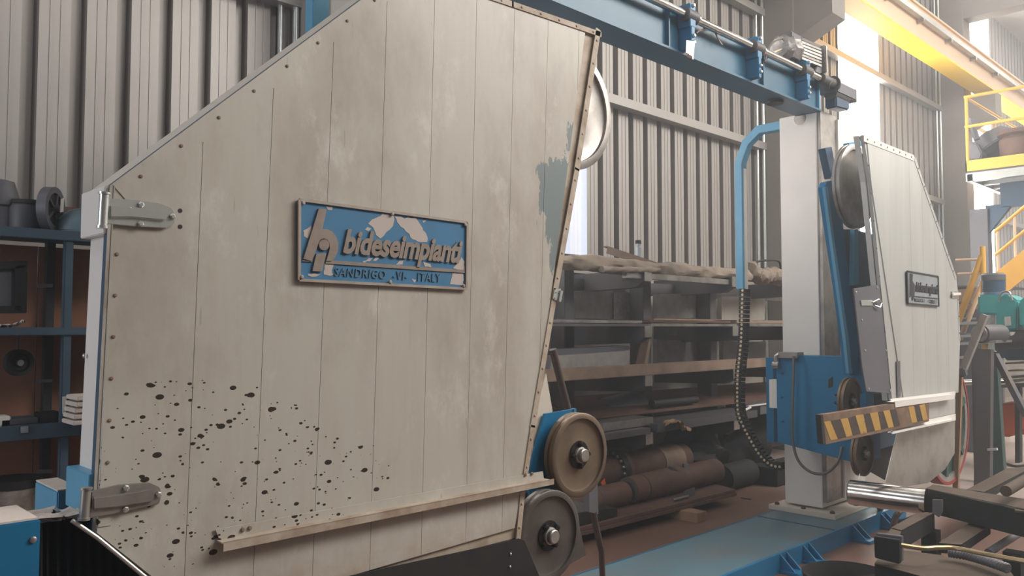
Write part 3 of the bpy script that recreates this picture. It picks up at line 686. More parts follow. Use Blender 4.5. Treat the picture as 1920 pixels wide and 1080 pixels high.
cable('wire', [PY(1312, 58, 2.66), PY(1330, 53, 2.68), PY(1346, 57, 2.68), PY(1344, 68, 2.67), PY(1354, 84, 2.66)], .004, 'cream', 'second thin pale wire loop on top of the shaft')
cable('cable', [PY(1434, 117, 2.62), PY(1441, 92, 2.66), PY(1455, 76, 2.70), PY(1482, 71, 2.74)], .006, 'rubber_grey', 'grey cable arching up to the wrapped motor')
cable('cable', [PY(1432, 118, 2.66), PY(1445, 102, 2.68), PY(1466, 92, 2.72), PY(1478, 90, 2.74)], .005, 'cream', 'pale cable running to the wrapped motor')

mo = T('gear_motor', 'grey finned motor wrapped in plastic film above the beam end', 'motor')
# axis of the motor runs towards +X
ca = PY(1478, 104, 2.78); cb = PY(1540, 118, 2.62)
c0 = V(5.62, 2.72, 3.52)
def mpt(px, py, Y): return PY(px, py, Y)
Ym = 2.66
body = [mpt(1502, 74, Ym), mpt(1541, 90, Ym), mpt(1541, 127, Ym), mpt(1502, 113, Ym)]
mo.part('housing', MB().prism(body, (0, .16, 0)), 'steel', bevel=.015)
for k in range(6):
    y = 79+k*6.0; mo.part('fin', MB().bar(mpt(1503, y, Ym-.006), mpt(1540, y+14.5, Ym-.006), .008, .016), 'chrome' if k in (0, 4) else 'steel')
for k in range(6):
    a = mpt(1503, 73, Ym+.01+k*.026); b = mpt(1541, 89, Ym+.01+k*.026); mo.part('fin', MB().bar(V(a.x, Ym+.01+k*.026, a.z), V(b.x, Ym+.01+k*.026, b.z), .006, .02), 'steel_dark')
cap = V(body[0].x, Ym+.08, (body[0].z+body[3].z)/2)
mo.part('plastic_wrapped_cover', MB().lathe(cap, (-1, 0, 0), [(0, .105), (.04, .115), (.09, .10), (.13, .11), (.17, .075), (.18, .01)], 9), 'plastic_wrap')
mo.part('terminal_box', MB().box(tuple(mpt(1488, 80, Ym)+V(-.03, .0, .0)), tuple(mpt(1500, 66, Ym)+V(.03, .1, .0))), 'steel_dark', bevel=.006)
fx = body[1].x
mo.part('flange', MB().box((fx, Ym-.03, body[2].z-.04), (fx+.03, Ym+.20, body[1].z+.02)), 'steel', bevel=.008)
mo.part('gearbox', MB().prism([V(fx+.03, Ym, body[2].z-.02), V(fx+.03, Ym, body[1].z), V(fx+.02, Ym, body[1].z), V(fx-.12, Ym, BZ+.27), V(fx-.02, Ym, BZ+.27)], (0, .14, 0)), 'guard_grey', bevel=.006)
mo.part('stand', MB().box((PY(1490, 140, 2.7).x, 2.71, BZ+.27), (PY(1512, 140, 2.7).x, 2.83, body[3].z-.02)), 'steel_dark', bevel=.006)
mo.done()
xs = PY(1512, 170, 2.64).x
en = T('angle_drive', 'dark gear unit with boxy cover at the column top, end of the shaft', 'motor')
en.part('coupling', MB().cyl((5.78, ys, zs), (5.98, ys, zs), .04).cyl((5.98, ys, zs), (6.0, ys, zs), .062), 'steel_dark')
en.part('arm', MB().prism([V(6.0, 2.62, BZ+.05), V(6.0, 2.62, BZ+.25), V(6.24, 2.62, BZ+.26), V(6.24, 2.62, BZ+.07)], (0, .09, 0)), 'blue_dark', bevel=.01)
e0 = PY(1563, 150, 2.62); e1 = PY(1601, 190, 2.62)
en.part('box', MB().box((e0.x+.02, 2.60, e1.z), (e1.x-.005, 2.74, e0.z)), 'guard_grey', bevel=.008)
en.part('side_plate', MB().box((e1.x-.005, 2.60, e1.z-.01), (e1.x+.012, 2.74, e0.z)), 'sign_silver', bevel=.002)
en.part('neck', MB().cyl((6.24, ys+.02, BZ+.16), (e0.x+.03, ys+.02, BZ+.16), .05), 'steel_dark')
en.done()
cable('wire', [PY(1554, 168, 2.60), PY(1557, 156, 2.58), PY(1566, 149, 2.60)], .004, 'rubber_grey', 'short dark wire arching onto the boxy drive cover')
one('terminal_block', MB().box((5.55, 2.9, BZ+.27), (5.62, 2.96, BZ+.34)), 'tag_white', 'small white terminal block behind the beam end', 'terminal')

# ================================================================== FAR COLUMN
CX = 5.90
cl = T('column', 'tall white machine column with bare steel guideway on the blue base', 'column')
cl.part('side_cover', MB().box((CX, 2.735, .16), (CX+.5, 3.03, 3.12)), 'white_clean', bevel=.004)
cl.part('guideway', MB().box((CX+.012, 2.705, .2), (CX+.28, 2.735, 3.125)), 'steel')
cl.part('front_cover', MB().box((CX+.28, 2.69, .2), (CX+.66, 2.735, 3.10)), 'white_clean', None, 'lighter smudged front cover')
cl.part('rear_body', MB().box((CX+.5, 2.735, .16), (CX+.66, 3.03, 3.08)), 'steel_dark')
cl.part('foot_flange', MB().box((CX-.09, 2.60, .11), (CX+.80, 3.12, .145)), 'white_paint', bevel=.003)
for p in ((CX-.05, 3.07), (CX-.05, 2.64), (CX+.35, 2.63), (CX-.05, 2.86)): cl.part('anchor_bolt', bolt((p[0], p[1], .145), (0, 0, 1), .018, .02, 6), 'rust')
cl.part('weld_stain', MB().lathe(PX(1500, 222, CX-.0015), (1, 0, 0), [(0, .05), (.0015, .05)], 16), 'steel')
cl.done()
bs = T('base_plate', 'wide pale blue machine base plate on the floor at the bottom centre', 'base plate')
bs.part('top_plate', MB().box((2.4, 2.47, .09), (6.75, 3.06, .11)), 'blue_dusty')
bs.part('front_flange', MB().box((2.4, 2.455, .0), (6.75, 2.475, .115)), 'blue')
bs.part('rear_flange', MB().box((2.4, 3.055, .0), (6.75, 3.07, .11)), 'blue')
bs.part('end_flange', MB().box((6.73, 2.47, .0), (6.75, 3.06, .112)), 'blue')
bs.part('cross_seam', MB().box((5.52, 2.48, .11), (5.535, 3.05, .114)), 'blue_dark')
for X in (4.75, 5.05, 5.80, 6.30):
    k = bs.part('foot', MB().box((X-.06, 2.33, .0), (X+.06, 2.455, .02)), 'blue', bevel=.003)
    for dx in (-.045, .035): bs.part('gusset', MB().prism([(X+dx, 2.455, .02), (X+dx, 2.36, .02), (X+dx, 2.455, .11)], (.012, 0, 0)), 'blue', k)
bs.done()

# carriage around the column
ca_ = T('carriage', 'blue steel carriage clamped around the far column', 'carriage')
XC = 5.60
ca_.part('side_plate', MB().prism([V(XC, 2.93, .655), V(XC, 2.93, 1.29), V(XC, 2.26, 1.29), V(XC, 2.26, .60), V(XC, 2.36, .57)], (.18, 0, 0)), 'blue', bevel=.003)
ca_.part('front_plate', MB().box((5.80, 2.36, .62), (6.5, 2.62, 1.24)), 'blue', bevel=.003)
ca_.part('step_plate', MB().prism([PY(1597, 672, 2.40), PY(1624, 672, 2.40), PY(1634, 740, 2.40), PY(1640, 790, 2.40), PY(1598, 800, 2.40)], (0, .05, 0)), 'blue')
ca_.part('rear_plate', MB().box((5.80, 3.06, .62), (6.5, 3.12, 1.26)), 'blue')
ca_.part('top_clamp', MB().prism([PX(x, y, XC-.03) for x, y in ((1458, 660), (1495, 661), (1495, 672), (1458, 671))], (.1, 0, 0)), 'steel', bevel=.003)
ca_.part('pipe_fitting', MB().tube([PX(1456, 690, XC-.02), PX(1455, 668, XC-.02), PX(1462, 664, XC-.02)], .02).tube([PX(1450, 684, XC-.02), PX(1461, 684, XC-.02)], .026), 'steel')
ca_.part('switch_box', MB().box((5.66, 2.95, PX(1450, 765, 5.66).z), (5.74, 3.02, PX(1450, 712, 5.66).z)), 'white_clean', None, 'white switch box')
ca_.part('wedge', MB().prism([PX(1553, 712, XC-.004), PX(1561, 706, XC-.004), PX(1561, 724, XC-.004), PX(1553, 728, XC-.004)], (.004, 0, 0)), 'black')
for x, y in ((1467, 700), (1466, 745), (1467, 790), (1567, 740), (1566, 755), (1567, 800)): ca_.part('bolt', bolt(PX(x, y, XC), (-1, 0, 0), .009, .008, 6), 'blue_dark')
ca_.done()
cable('hose', [PX(1488, 668, XC-.05), PX(1488, 690, XC-.06), PX(1486, 760, XC-.07), PX(1486, 820, XC-.07), PX(1496, 862, XC-.07), PX(1520, 885, XC-.07), PX(1548, 887, XC-.07), PX(1570, 868, XC-.07), PX(1579, 838, XC-.03)], .010, 'rubber_grey', 'grey hose hanging in a loop over the blue carriage', 'hose')

# hoop and cable chain
YH = 3.40; XH = 5.95
sq('cable_hoop', [V(XH, 3.02, 3.07), V(XH, 3.22, 3.07), V(XH, 3.335, 2.98), V(XH, YH, 2.82), V(XH, YH, 1.80)], .065, .075, (1, 0, 0), 'blue_light', 'bent light blue tube carrying the cable chain beside the far column', 'tube',
   [('reflection_strip', MB().box((XH-.01, YH-.034, 1.80), (XH+.037, YH-.0325, 2.78)), 'white_clean')])  # pale strip laid on the tube as its painted bright reflection
ch = T('cable_chain', 'black plastic cable chain with pale pins hanging under the blue tube', 'cable chain')
cp = smooth_path([PX(1397, 541, XH), PX(1396, 570, XH), PX(1394, 640, XH), PX(1388, 700, XH), PX(1387, 745, XH), PX(1389, 775, XH), PX(1399, 800, XH), PX(1414, 828, XH), PX(1432, 856, XH), PX(1452, 872, XH), PX(1470, 874, XH)], 24)
L_ = [0]
for a, b in zip(cp[:-1], cp[1:]): L_.append(L_[-1]+(b-a).length)
pitch = L_[-1]/46
def at_len(d):
    for i in range(len(L_)-1):
        if L_[i+1] >= d: t = (d-L_[i])/max(1e-6, L_[i+1]-L_[i]); return cp[i].lerp(cp[i+1], t)
    return cp[-1]
lk = MB(); hw = .034
for sx in (-1, 1): lk.prism([(sx*hw-.004, -.028, -pitch*.42), (sx*hw-.004, .028, -pitch*.42), (sx*hw-.004, .028, pitch*.42), (sx*hw-.004, -.028, pitch*.42)], (.008, 0, 0))
lk.box((-hw, -.030, -pitch*.18), (hw, -.024, pitch*.18)); lk.box((-hw, .024, -pitch*.18), (hw, .030, pitch*.18))
lk.lathe((-hw-.004, .0, 0), (-1, 0, 0), [(0, .011), (.004, .010)], 10, 1)
CHI = [ch.part('chain_link', lk, ['black', 'cream'])]
chain_mb = None
root = ch.done(); base = ch.root
# place copies of the link along the path
lo = to_obj('chain_link', lk, ['black', 'cream'], Vector()); bpy.data.objects.remove(lo)
for o in list(base.children): bpy.data.objects.remove(o)
base.location = at_len(L_[-1])
lme = to_obj('chain_link', lk, ['black', 'cream'], Vector())
for k in range(46):
    a = at_len(pitch*(k)); b = at_len(pitch*(k+1)); o = lme if k == 0 else lme.copy()
    if k: COL.objects.link(o)
    d = (a-b).normalized(); o.parent = base; o.location = (a+b)/2-base.location; Xv = Vector((1, 0, 0)); Yv = d.cross(Xv).normalized()
    o.rotation_mode = 'QUATERNION'; o.rotation_quaternion = Matrix((Xv, Yv, d)).transposed().to_quaternion()

# ================================================================== FAR HOUSING
YF = 2.0
FH = T('pulley_housing', 'far pulley housing with a bare zinc door, small dark nameplate and white rails', 'pulley housing')
dF = [(1619, 253), (1713, 291), (1716, 296), (1793, 520), (1796, 546), (1800, 640), (1797, 736), (1673, 752), (1655, 570), (1632, 340)]
fd = Sub(FH)
fd.part('door', quadY(dF, YF+.006, .022), 'zinc')
fseam = [(1643, 1672), (1672, 1700), (1700, 1728), (1728, 1756), (1756, 1780)]
fp = [(p.x, p.z) for p in (PY(x, y, YF) for x, y in dF)]
xs_ = [PY(x, 640, YF).x for x in (1600, 1712, 1735, 1757, 1778, 1830)]
for k in range(len(xs_)-1):
    q = clip(shrink(fp, .012), (xs_[k], 0), (xs_[k], -5), 0.0008) ; 
    q = clip(q, (xs_[k+1], -5), (xs_[k+1], 0), 0.0008)
    if len(q) > 2: fd.part('panel', MB().prism([(x, YF, z) for x, z in q], (0, .007, 0)), 'zinc')
def fstrip(a, b, w, m, nb):
    p = PY(*a, YF); q = PY(*b, YF); d = (q-p).normalized(); n = Vector((d.z, 0, -d.x)); o = V(0, -.003, 0)
    fd.part('edge_trim', MB().prism([p+o, q+o, q+n*w+o, p+n*w+o], (0, .003, 0)), m)
    for k in range(nb): fd.part('rivet', bolt(p+(q-p)*((k+.5)/nb)+n*w*.5+o, (0, -1, 0), .006, .003, 6), 'steel_dark')
fstrip((1619, 253), (1713, 291), .04, 'white_clean', 8); fstrip((1716, 296), (1793, 520), .03, 'zinc', 7); fstrip((1796, 546), (1800, 640), .02, 'zinc', 3)
for k in range(9): fd.part('rivet', bolt(PY(1628+k*5.2, 310+k*52, YF-.001), (0, -1, 0), .007, .003, 6), 'steel_dark')
fd.part('slot', quadY([(1681, 677), (1688, 677), (1689, 743), (1683, 745)], YF-.001, .002), 'guard_grey')
# body
def fplate(a, b, y0, y1, m, nm, th=.008):
    p = PY(*a, YF); q = PY(*b, YF); p = V(p.x, y0, p.z); q = V(q.x, y0, q.z); d = (q-p).normalized(); n = Vector((d.z, 0, -d.x))
    FH.part(nm, MB().prism([p, q, q+n*th, p+n*th], (0, y1-y0, 0)), m)
for i in range(len(dF)):
    a, b = dF[i], dF[(i+1) % len(dF)]
    if i in (7, 8, 9): fplate(a, b, YF+.03, YF+.062, 'zinc', 'side_plate')
    elif i == 0: fplate(a, b, YF+.03, YF+.06, 'white_paint', 'side_plate')
    elif i != 6: fplate(a, b, YF+.03, YF+.28, 'white_paint', 'side_plate')
FH.part('back_plate', quadY([(1632, 275), (1713, 300), (1785, 520), (1790, 736), (1690, 745), (1670, 600)], YF+.28, .01), 'zinc_dirty')
# sliding rails and lower sheet
for nm, P4, P5 in (('slide_rail', [(1670, 748), (1792, 734), (1791, 741), (1671, 754)], [(1678, 752), (1791, 739), (1790, 748), (1679, 764)]), ('slide_rail', [(1678, 801), (1792, 776), (1792, 786), (1679, 809)], [(1674, 810), (1792, 785), (1792, 788), (1673, 814)])):
    r = Sub(FH); r.part(nm, quadY(P4, YF-.012, .006), 'white_clean'); r.part('rail_lip', quadY(P5, YF-.045, .004), 'white_clean'); r.part('rail_ledge', quadY([P4[3], P4[2], (P5[1][0], P5[1][1]+2), (P5[0][0], P5[0][1]+2)], YF-.042, .034), 'white_clean')
FH.part('lower_sheet', quadY([(1682, 813), (1791, 787), (1790, 850), (1772, 880), (1740, 906), (1700, 912), (1660, 906)], YF+.03, .006), 'zinc_dirty', None, 'dull grey lower sheet')
FH.part('lower_sheet', quadY([(1676, 765), (1791, 748), (1791, 775), (1740, 787)], YF+.004, .004), 'zinc')
g_ = Sub(FH)
g_.part('side_guard', quadY([(1601, 541), (1649, 534), (1673, 738), (1625, 734), (1617, 690)], YF+.01, .008), 'guard_grey', None, 'dark grey guard panel', .001)
for x, y in ((1605, 548), (1645, 540), (1622, 657), (1661, 657), (1629, 729), (1669, 732), (1616, 600)): g_.part('screw', bolt(PY(x, y, YF+.009), (0, -1, 0), .007, .004, 6), 'zinc_bright')
g_.part('latch_plate', quadY([(1614, 563), (1636, 562), (1637, 573), (1616, 573)], YF+.004, .006), 'zinc_bright', bevel=.001)
g_.part('latch_lever', MB().tube([PY(1636, 567, YF), PY(1648, 561, YF-.01), PY(1653, 568, YF-.01), PY(1650, 576, YF-.01), PY(1640, 573, YF)], .005, 6), 'zinc_bright')
tl = Sub(FH); tl.part('toggle_latch', quadY([(1785, 546), (1797, 545), (1798, 557), (1786, 559)], YF-.008, .004), 'zinc_bright'); tl.part('lever', MB().bar(PY(1786, 552, YF-.016), PY(1801, 551, YF-.016), .01, .02), 'white_clean', bevel=.002)
# nameplate of the far door
fs = Sub(FH); NS = [(1701, 508.5), (1759, 518.5), (1760.5, 574), (1702.5, 569)]
def fq(u, v, d=0.):   # u right, v down in the enlarged view
    return PY(1680+u/7.714, 480+v/7.714, YF-.008-d)
fs.part('nameplate', MB().prism([PY(x, y, YF-.008) for x, y in NS], (0, .006, 0)), 'sign_silver', None, 'dark bordered nameplate in black and silver')
for a, b in ((0, 1), (1, 2), (2, 3), (3, 0)):
    p, q = PY(*NS[a], YF-.01), PY(*NS[b], YF-.01); fs.part('border', MB().bar(p, q, .010 if a != 3 else .02, .006, up=(0, 1, 0)), 'sign_black')
FQ = lambda pts, d, m, nm: fs.part(nm, MB().prism([fq(u, v, d) for u, v in pts], (0, d, 0)), m)
FQ([(205, 255), (245, 262), (240, 360), (275, 420), (270, 560), (250, 640), (235, 640), (232, 560), (205, 600)], .004, 'sign_black', 'logo_letter')
FQ([(285, 425), (600, 450), (600, 555), (280, 515)], .002, 'sign_black', 'letter_ground')
FQ([(235, 573), (605, 610), (605, 625), (235, 590)], .003, 'sign_black', 'divider')
FQ([(270, 610), (395, 622), (395, 668), (270, 655)], .003, 'sign_black', 'letter_ground')
FQ([(490, 630), (560, 638), (560, 690), (490, 680)], .003, 'sign_black', 'letter_ground')
for q in text_letters('bideseimpianti', [fq(282, 505), fq(600, 545), fq(600, 410), fq(292, 375)], .004, .03, 1.0, .001): fs.part('letter', q, 'sign_black')
for q in text_letters('SANDRIGO  -VI-   ITALY', [fq(272, 650), fq(590, 685), fq(590, 640), fq(272, 612)], .002, 0, 1.15, .004): fs.part('small_letter', q, 'sign_silver')
FH.done()
# striped plank
pk = T('striped_plank', 'wooden plank with yellow and black hazard stripes held in the white rails', 'plank')
YP = YF-.04
pk.part('board', quadY([(1541, 778), (1676, 757), (1742, 748), (1742, 790), (1678, 806), (1548, 834)], YP, .035), 'plank', bevel=.002)
pk.part('end_plate', quadY([(1539, 778), (1543, 777), (1549, 834), (1543, 832)], YP-.004, .03), 'black')
pt0, pt1 = (1547, 786), (1742, 752); pb0, pb1 = (1556, 826), (1742, 782)
def edge(p, q, t): return (p[0]+(q[0]-p[0])*t, p[1]+(q[1]-p[1])*t)
ys_ = [(1545, 1557, 1558, 1571), (1576, 1590, 1587, 1599), (1604, 1619, 1614, 1626), (1631, 1646, 1641, 1652), (1656, 1668, 1666, 1676), (1703, 1714, 1710, 1720), (1724, 1734, 1731, 1740)]
def yt(x): return 789-(x-1545)*.165+(2 if x < 1600 else 0)
def yb(x): return 826-(x-1557)*.215
prev = None
for (a, b, c, d) in ys_:
    pk.part('yellow_stripe', quadY([(a, yt(a)), (b, yt(b)), (d, yb(d)), (c, yb(c))], YP-.0015, .0015), 'stripe_yellow')
for (a, b, c, d), (e, f, g2, h) in zip(ys_[:-1], ys_[1:]):
    if e-b > 20: pk.part('black_stripe', quadY([(b+.5, yt(b)), (b+12, yt(b+12)), (d+12, yb(d+12)), (d+.5, yb(d))], YP-.001, .001), 'stripe_black'); continue
    pk.part('black_stripe', quadY([(b+.5, yt(b)), (e-.5, yt(e)), (g2-.5, yb(g2)), (d+.5, yb(d))], YP-.001, .001), 'stripe_black')
for x, y in ((1621, 790), (1597, 815), (1620, 810)): pk.part('nail', bolt(PY(x, y, YP-.002), (0, -1, 0), .004, .002, 6), 'steel')
pk.done()

# blue swing frame between column and far housing
sf = T('tension_frame', 'slanting blue channel frame between the white column and the far housing', 'frame')
sf.part('channel', quadY([(1547, 352), (1551, 341), (1563, 338), (1574, 350), (1582, 430), (1597, 560), (1609, 640), (1613, 700), (1595, 705), (1588, 640), (1575, 540), (1560, 440)], 2.33, .05), 'blue', bevel=.004)
sf.part('channel_lip', quadY([(1547, 352), (1552, 350), (1566, 460), (1592, 640), (1598, 700), (1592, 700), (1586, 640), (1560, 450)], 2.31, .02), 'blue_light')
sf.part('upper_arm', quadY([(1547, 278), (1560, 275), (1569, 330), (1559, 335)], 2.36, .05), 'blue_dark', bevel=.003)
sf.part('inner_bar', quadY([(1602, 430), (1609, 430), (1611, 533), (1600, 535)], 2.30, .03), 'blue_light')
sf.part('inner_panel', quadY([(1574, 430), (1600, 430), (1640, 440), (1650, 536), (1603, 545), (1618, 690), (1626, 735), (1612, 735), (1600, 640)], 2.36, .02), 'blue_dark')
sf.part('top_bracket', quadY([(1592, 268), (1618, 262), (1620, 274), (1594, 279)], 2.25, .04), 'blue_light')
sf.part('lower_bracket', quadY([(1624, 738), (1638, 738), (1640, 765), (1624, 765)], 2.2, .04), 'blue')
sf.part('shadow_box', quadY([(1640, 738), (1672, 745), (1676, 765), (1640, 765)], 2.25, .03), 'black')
sf.part('pin', MB().cyl(PY(1563, 335, 2.3), PY(1563, 335, 2.4), .02), 'zinc_bright')
sf.done()
one('shield', quadY([(1642, 812), (1680, 812), (1660, 900), (1634, 885)], 2.42, .01), 'black', 'black rubber shield behind the small lower pulley', 'shield')
# big lower pulley with red rim behind the far door
BP = PY(1768, 790, 2.36)
rr = rad(BP, 116)
bw = T('main_pulley', 'large dark green disc with a worn red rim behind the far housing', 'pulley')
bw.part('disc', MB().lathe(BP, (0, -1, 0), [(-.02, .01), (-.02, rr*.88), (.02, rr*.88), (.03, rr*.6), (.03, .01)], 56), 'dark_green')
bw.part('band', MB().lathe(BP, (0, -1, 0), [(-.04, rr*.86), (.04, rr*.86), (.045, rr*.96), (-.045, rr*.96)], 64, closed=True, caps=False), 'zinc_dirty')
bw.part('rim', MB().lathe(BP, (0, -1, 0), [(-.05, rr*.95), (.05, rr*.95), (.05, rr), (-.05, rr)], 64, closed=True, caps=False), 'red')
for a in (20, 80, 140, 200, 260, 320):
    d = Vector((math.cos(math.radians(a)), 0, math.sin(math.radians(a)))); bw.part('spoke', MB().bar(BP+d*.05+V(0, -.035, 0), BP+d*rr*.87+V(0, -.035, 0), .05, .03, up=(0, 1, 0)), 'dark_green')
bw.part('hub', MB().lathe(BP+V(0, -.03, 0), (0, -1, 0), [(0, .08), (.04, .07), (.04, .01)], 20), 'steel_dark')
bw.done()

# ================================================================== CANTILEVER RACK ON THE WALL
rk = T('cantilever_rack', 'dark steel cantilever rack along the wall, loaded with long bars', 'rack')
YU = 4.45
for px in (1068, 1214, 1338):
    X = PY(px, 600, YU).x; rk.part('upright', MB().box((X-.06, YU, 0), (X+.06, YU+.16, 1.98)), 'steel_dark', bevel=.004)
LV = (1.966, 1.50, 1.097, .618)
AX_ = (4.2, 5.565, 6.95, 8.33)
for lv in LV:
    for X in AX_:
        k = rk.part('arm', MB().prism([(X-.05, 4.05, lv-.09), (X-.05, 4.05, lv), (X-.05, 4.95, lv), (X-.05, 4.95, lv-.17), (X-.05, 4.14, lv-.14)], (.09, 0, 0)), 'steel_dark', bevel=.003)
        rk.part('tip_plate', MB().box((X-.055, 4.040, lv-.09), (X+.045, 4.048, lv+.005)), 'steel', k)
rk.part('long_rail', MB().box((3.5, 4.70, 1.80), (9.3, 4.78, 1.92)).box((3.5, 4.70, .1), (9.3, 4.78, .22)), 'steel_dark', None, None, 0, 'stuff')
rk.done()
def slab(name, pts, Y, th, m, label, cat, group=None, bevel=0.0): return one(name, quadY(pts, Y, th), m, label, cat, bevel, group)
def longbox(name, p, q, Y, dep, hgt, m, label, cat, group=None, bevel=.003):   # top front edge from pixel p to pixel q at Y
    a = PY(*p, Y); b = PY(*q, Y); z = (a.z+b.z)/2
    return one(name, MB().prism([V(a.x, Y, z), V(a.x, Y+dep, z), V(a.x, Y+dep, z-hgt), V(a.x, Y, z-hgt)], (b.x-a.x, 0, 0)), m, label, cat, bevel, group)
def rod(name, p, q, Y, r, m, label, cat, group=None, n=16, z=None):
    a = PY(*p, Y); b = PY(*q, Y)
    if z is not None: a.z = b.z = z
    return one(name, MB().cyl(a, b, r, n=n), m, label, cat, 0, group)
# top level: cloth-wrapped bundle, steel sections
def wrapped(name, p, q, Y, r, m, label, seed, sag=.0, n=60):
    a = PY(*p, Y); b = PY(*q, Y); R = random.Random(seed); P = []; rr = []
    ph = [R.uniform(0, 6) for _ in range(5)]
    mb = MB(); rings = []
    for i in range(n+1):
        t = i/n; c = a.lerp(b, t)+V(0, 0, sag*math.sin(t*9+ph[0])); d = (b-a).normalized(); u = V(0, 1, 0); v = d.cross(u); row = []
        for k in range(18):
            an = 2*math.pi*k/18; f = 1+.13*math.sin(3*an+t*30+ph[1])+.05*math.sin(5*an-t*50+ph[2])+.06*math.sin(t*70+an*2+ph[3])+.12*math.sin(t*17+ph[4])+R.uniform(-.01, .01)
            row.append(c+(u*math.cos(an)+v*math.sin(an)*.8)*r*f)
        rings.append(row)
    mb.rings(rings); return one(name, mb, m, label, 'bundle')
wrapped('cloth_bundle', (1040, 489), (1398, 517), 4.16, .075, 'cloth', 'long bundle wrapped in tan cloth lying on top of the rack', 5)
wrapped('cloth_bundle', (1400, 509), (1466, 522), 4.20, .095, 'cloth', 'loose tan cloth end hanging behind the blue tube on the rack', 8, .02, 30)
wrapped('cloth_roll', (1128, 505), (1235, 507), 4.06, .030, 'cloth', 'thin tan cloth roll in front of the wrapped bundle', 9, 0, 24)
L1 = LV[0]
one('steel_section', MB().box((4.1, 4.22, L1), (8.9, 4.34, L1+.10)), 'steel_dark', 'dark steel section behind the wrapped bundle on the rack', 'steel bar', .003)
longbox('steel_section', (1175, 509), (1378, 525), 4.07, .05, .05, 'steel', 'grey steel bar at the front of the top rack level', 'steel bar')
a = PY(1134, 462, 4.3); b = PY(1246, 499, 4.15)
one('angle_iron', MB().bar(a, b, .05, .008, up=(0, 0, 1)).bar(a+V(0, -.022, -.03), b+V(0, -.022, -.03), .006, .06), 'rust_tan', 'tilted rusty angle iron resting on the wrapped bundle', 'steel bar')
bt = T('bottle', 'small clear bottle with a dark cap standing behind the tilted angle iron', 'bottle')
p = PY(1197, 477, 4.35); bt.part('body', MB().lathe(V(p.x, p.y, L1+.1), (0, 0, 1), [(0, .03), (.13, .03), (.15, .014), (.165, .014)], 14), 'sign_silver'); bt.part('cap', MB().lathe(V(p.x, p.y, L1+.265), (0, 0, 1), [(0, .028), (.03, .026)], 14), 'black'); bt.done()
one('bail_wire', MB().tube(smooth_path([PY(1413, 508, 4.3), PY(1418, 492, 4.3), PY(1440, 488, 4.3), PY(1460, 490, 4.3), PY(1464, 504, 4.3)]), .012, 8), 'black', 'thin black wire bow standing up behind the blue tube', 'wire')
# second level: flat bars
L2 = LV[1]
k = 0
for (xa, xb, yy, dep, h, m, lab) in ((4.0, 5.50, 4.06, .35, .022, 'steel', 'flat steel bar stack, left bay of second rack level, top strip'), (4.0, 5.48, 4.065, .35, .022, 'steel_dark', 'dark flat bar under the top strip, left bay of second level'),
                           (5.62, 7.0, 4.06, .35, .022, 'steel', 'bright flat bar in the middle bay of second rack level'), (5.62, 6.9, 4.068, .35, .022, 'rust', 'rusty flat bar over the bright one, middle bay of second level'),
                           (7.05, 9.1, 4.06, .35, .03, 'steel', 'bright flat bar beside the white column, second rack level'), (7.05, 9.0, 4.09, .3, .03, 'rust_tan', 'brownish bar over the bright one beside the white column')):
    z = L2+(.026 if k % 2 == 0 else 0) if k < 2 else L2+(0 if k % 2 == 0 else .032)
    one('flat_bar', MB().box((xa, yy, z), (xb, yy+dep, z+h)), m, lab, 'steel bar', .002); k += 1
slab('dark_board', [(1043, 598), (1200, 603), (1215, 609), (1042, 611)], 4.20, .2, 'guard_grey', 'dark board lying on the left bay of the second rack level', 'board')
slab('flat_bar', [(1226, 597), (1440, 601), (1440, 604), (1226, 602)], 4.35, .10, 'rust_tan', 'thin brown strip behind the flat bars, second rack level', 'steel bar')
slab('wrapped_panel', [(1078, 545), (1150, 545), (1150, 597), (1078, 596)], 4.62, .05, 'board', 'pale board standing between the first and second rack levels', 'board')
slab('wrapped_panel', [(1151, 548), (1200, 548), (1200, 601), (1151, 598)], 4.60, .04, 'plastic_wrap', 'panel in shiny plastic wrap between the first and second rack levels', 'panel')
slab('stone_slab', [(1232, 552), (1322, 549), (1322, 596), (1232, 598)], 4.62, .05, 'board', 'grey slab standing in the middle bay, first to second rack level', 'slab')
slab('stone_slab', [(1353, 556), (1434, 556), (1434, 600), (1353, 600)], 4.62, .05, 'masonry', 'beige slab standing behind the cable chain, upper bay', 'slab')
slab('stone_slab', [(1232, 636), (1322, 640), (1322, 690), (1232, 694)], 4.62, .05, 'board', 'grey slab standing in the middle bay, second to third rack level', 'slab')
slab('stone_slab', [(1356, 640), (1436, 640), (1436, 686), (1356, 690)], 4.62, .05, 'board', 'grey slab standing behind the cable chain, lower bay', 'slab')
# third level
L3 = LV[2]
one('steel_channel', MB().box((3.9, 4.03, L3), (7.1, 4.12, L3+.09)), 'rust_tan', 'long brown steel channel across the third rack level', 'steel bar', .004)
one('steel_channel', MB().box((7.12, 4.03, L3), (9.3, 4.12, L3+.085)), 'rust_tan', 'brown steel channel reaching the blue carriage on the third level', 'steel bar', .004)
one('steel_plate', MB().box((4.0, 4.14, L3), (8.9, 4.50, L3+.03)), 'steel_dark', 'dark plate lying behind the long brown channel', 'plate')
slab('timber_block', [(1036, 668), (1180, 658), (1181, 690), (1030, 701)], 4.18, .12, 'board', 'weathered grey beam on the third rack level beside the large door', 'beam', bevel=.004)
slab('dark_board', [(1040, 655), (1178, 648), (1182, 653), (1178, 657), (1040, 668)], 4.24, .12, 'guard_grey', 'dark board lying over the weathered grey beam', 'board')
slab('leaning_plate', [(1217, 636), (1222, 636), (1213, 690), (1207, 690)], 4.16, .015, 'rust_tan', 'thin brown plate leaning beside the second arm of the rack', 'plate')
slab('leaning_plate', [(1202, 640), (1214, 640), (1206, 690), (1190, 690)], 4.25, .015, 'rust', 'wider rusty plate leaning behind the thin brown one', 'plate')
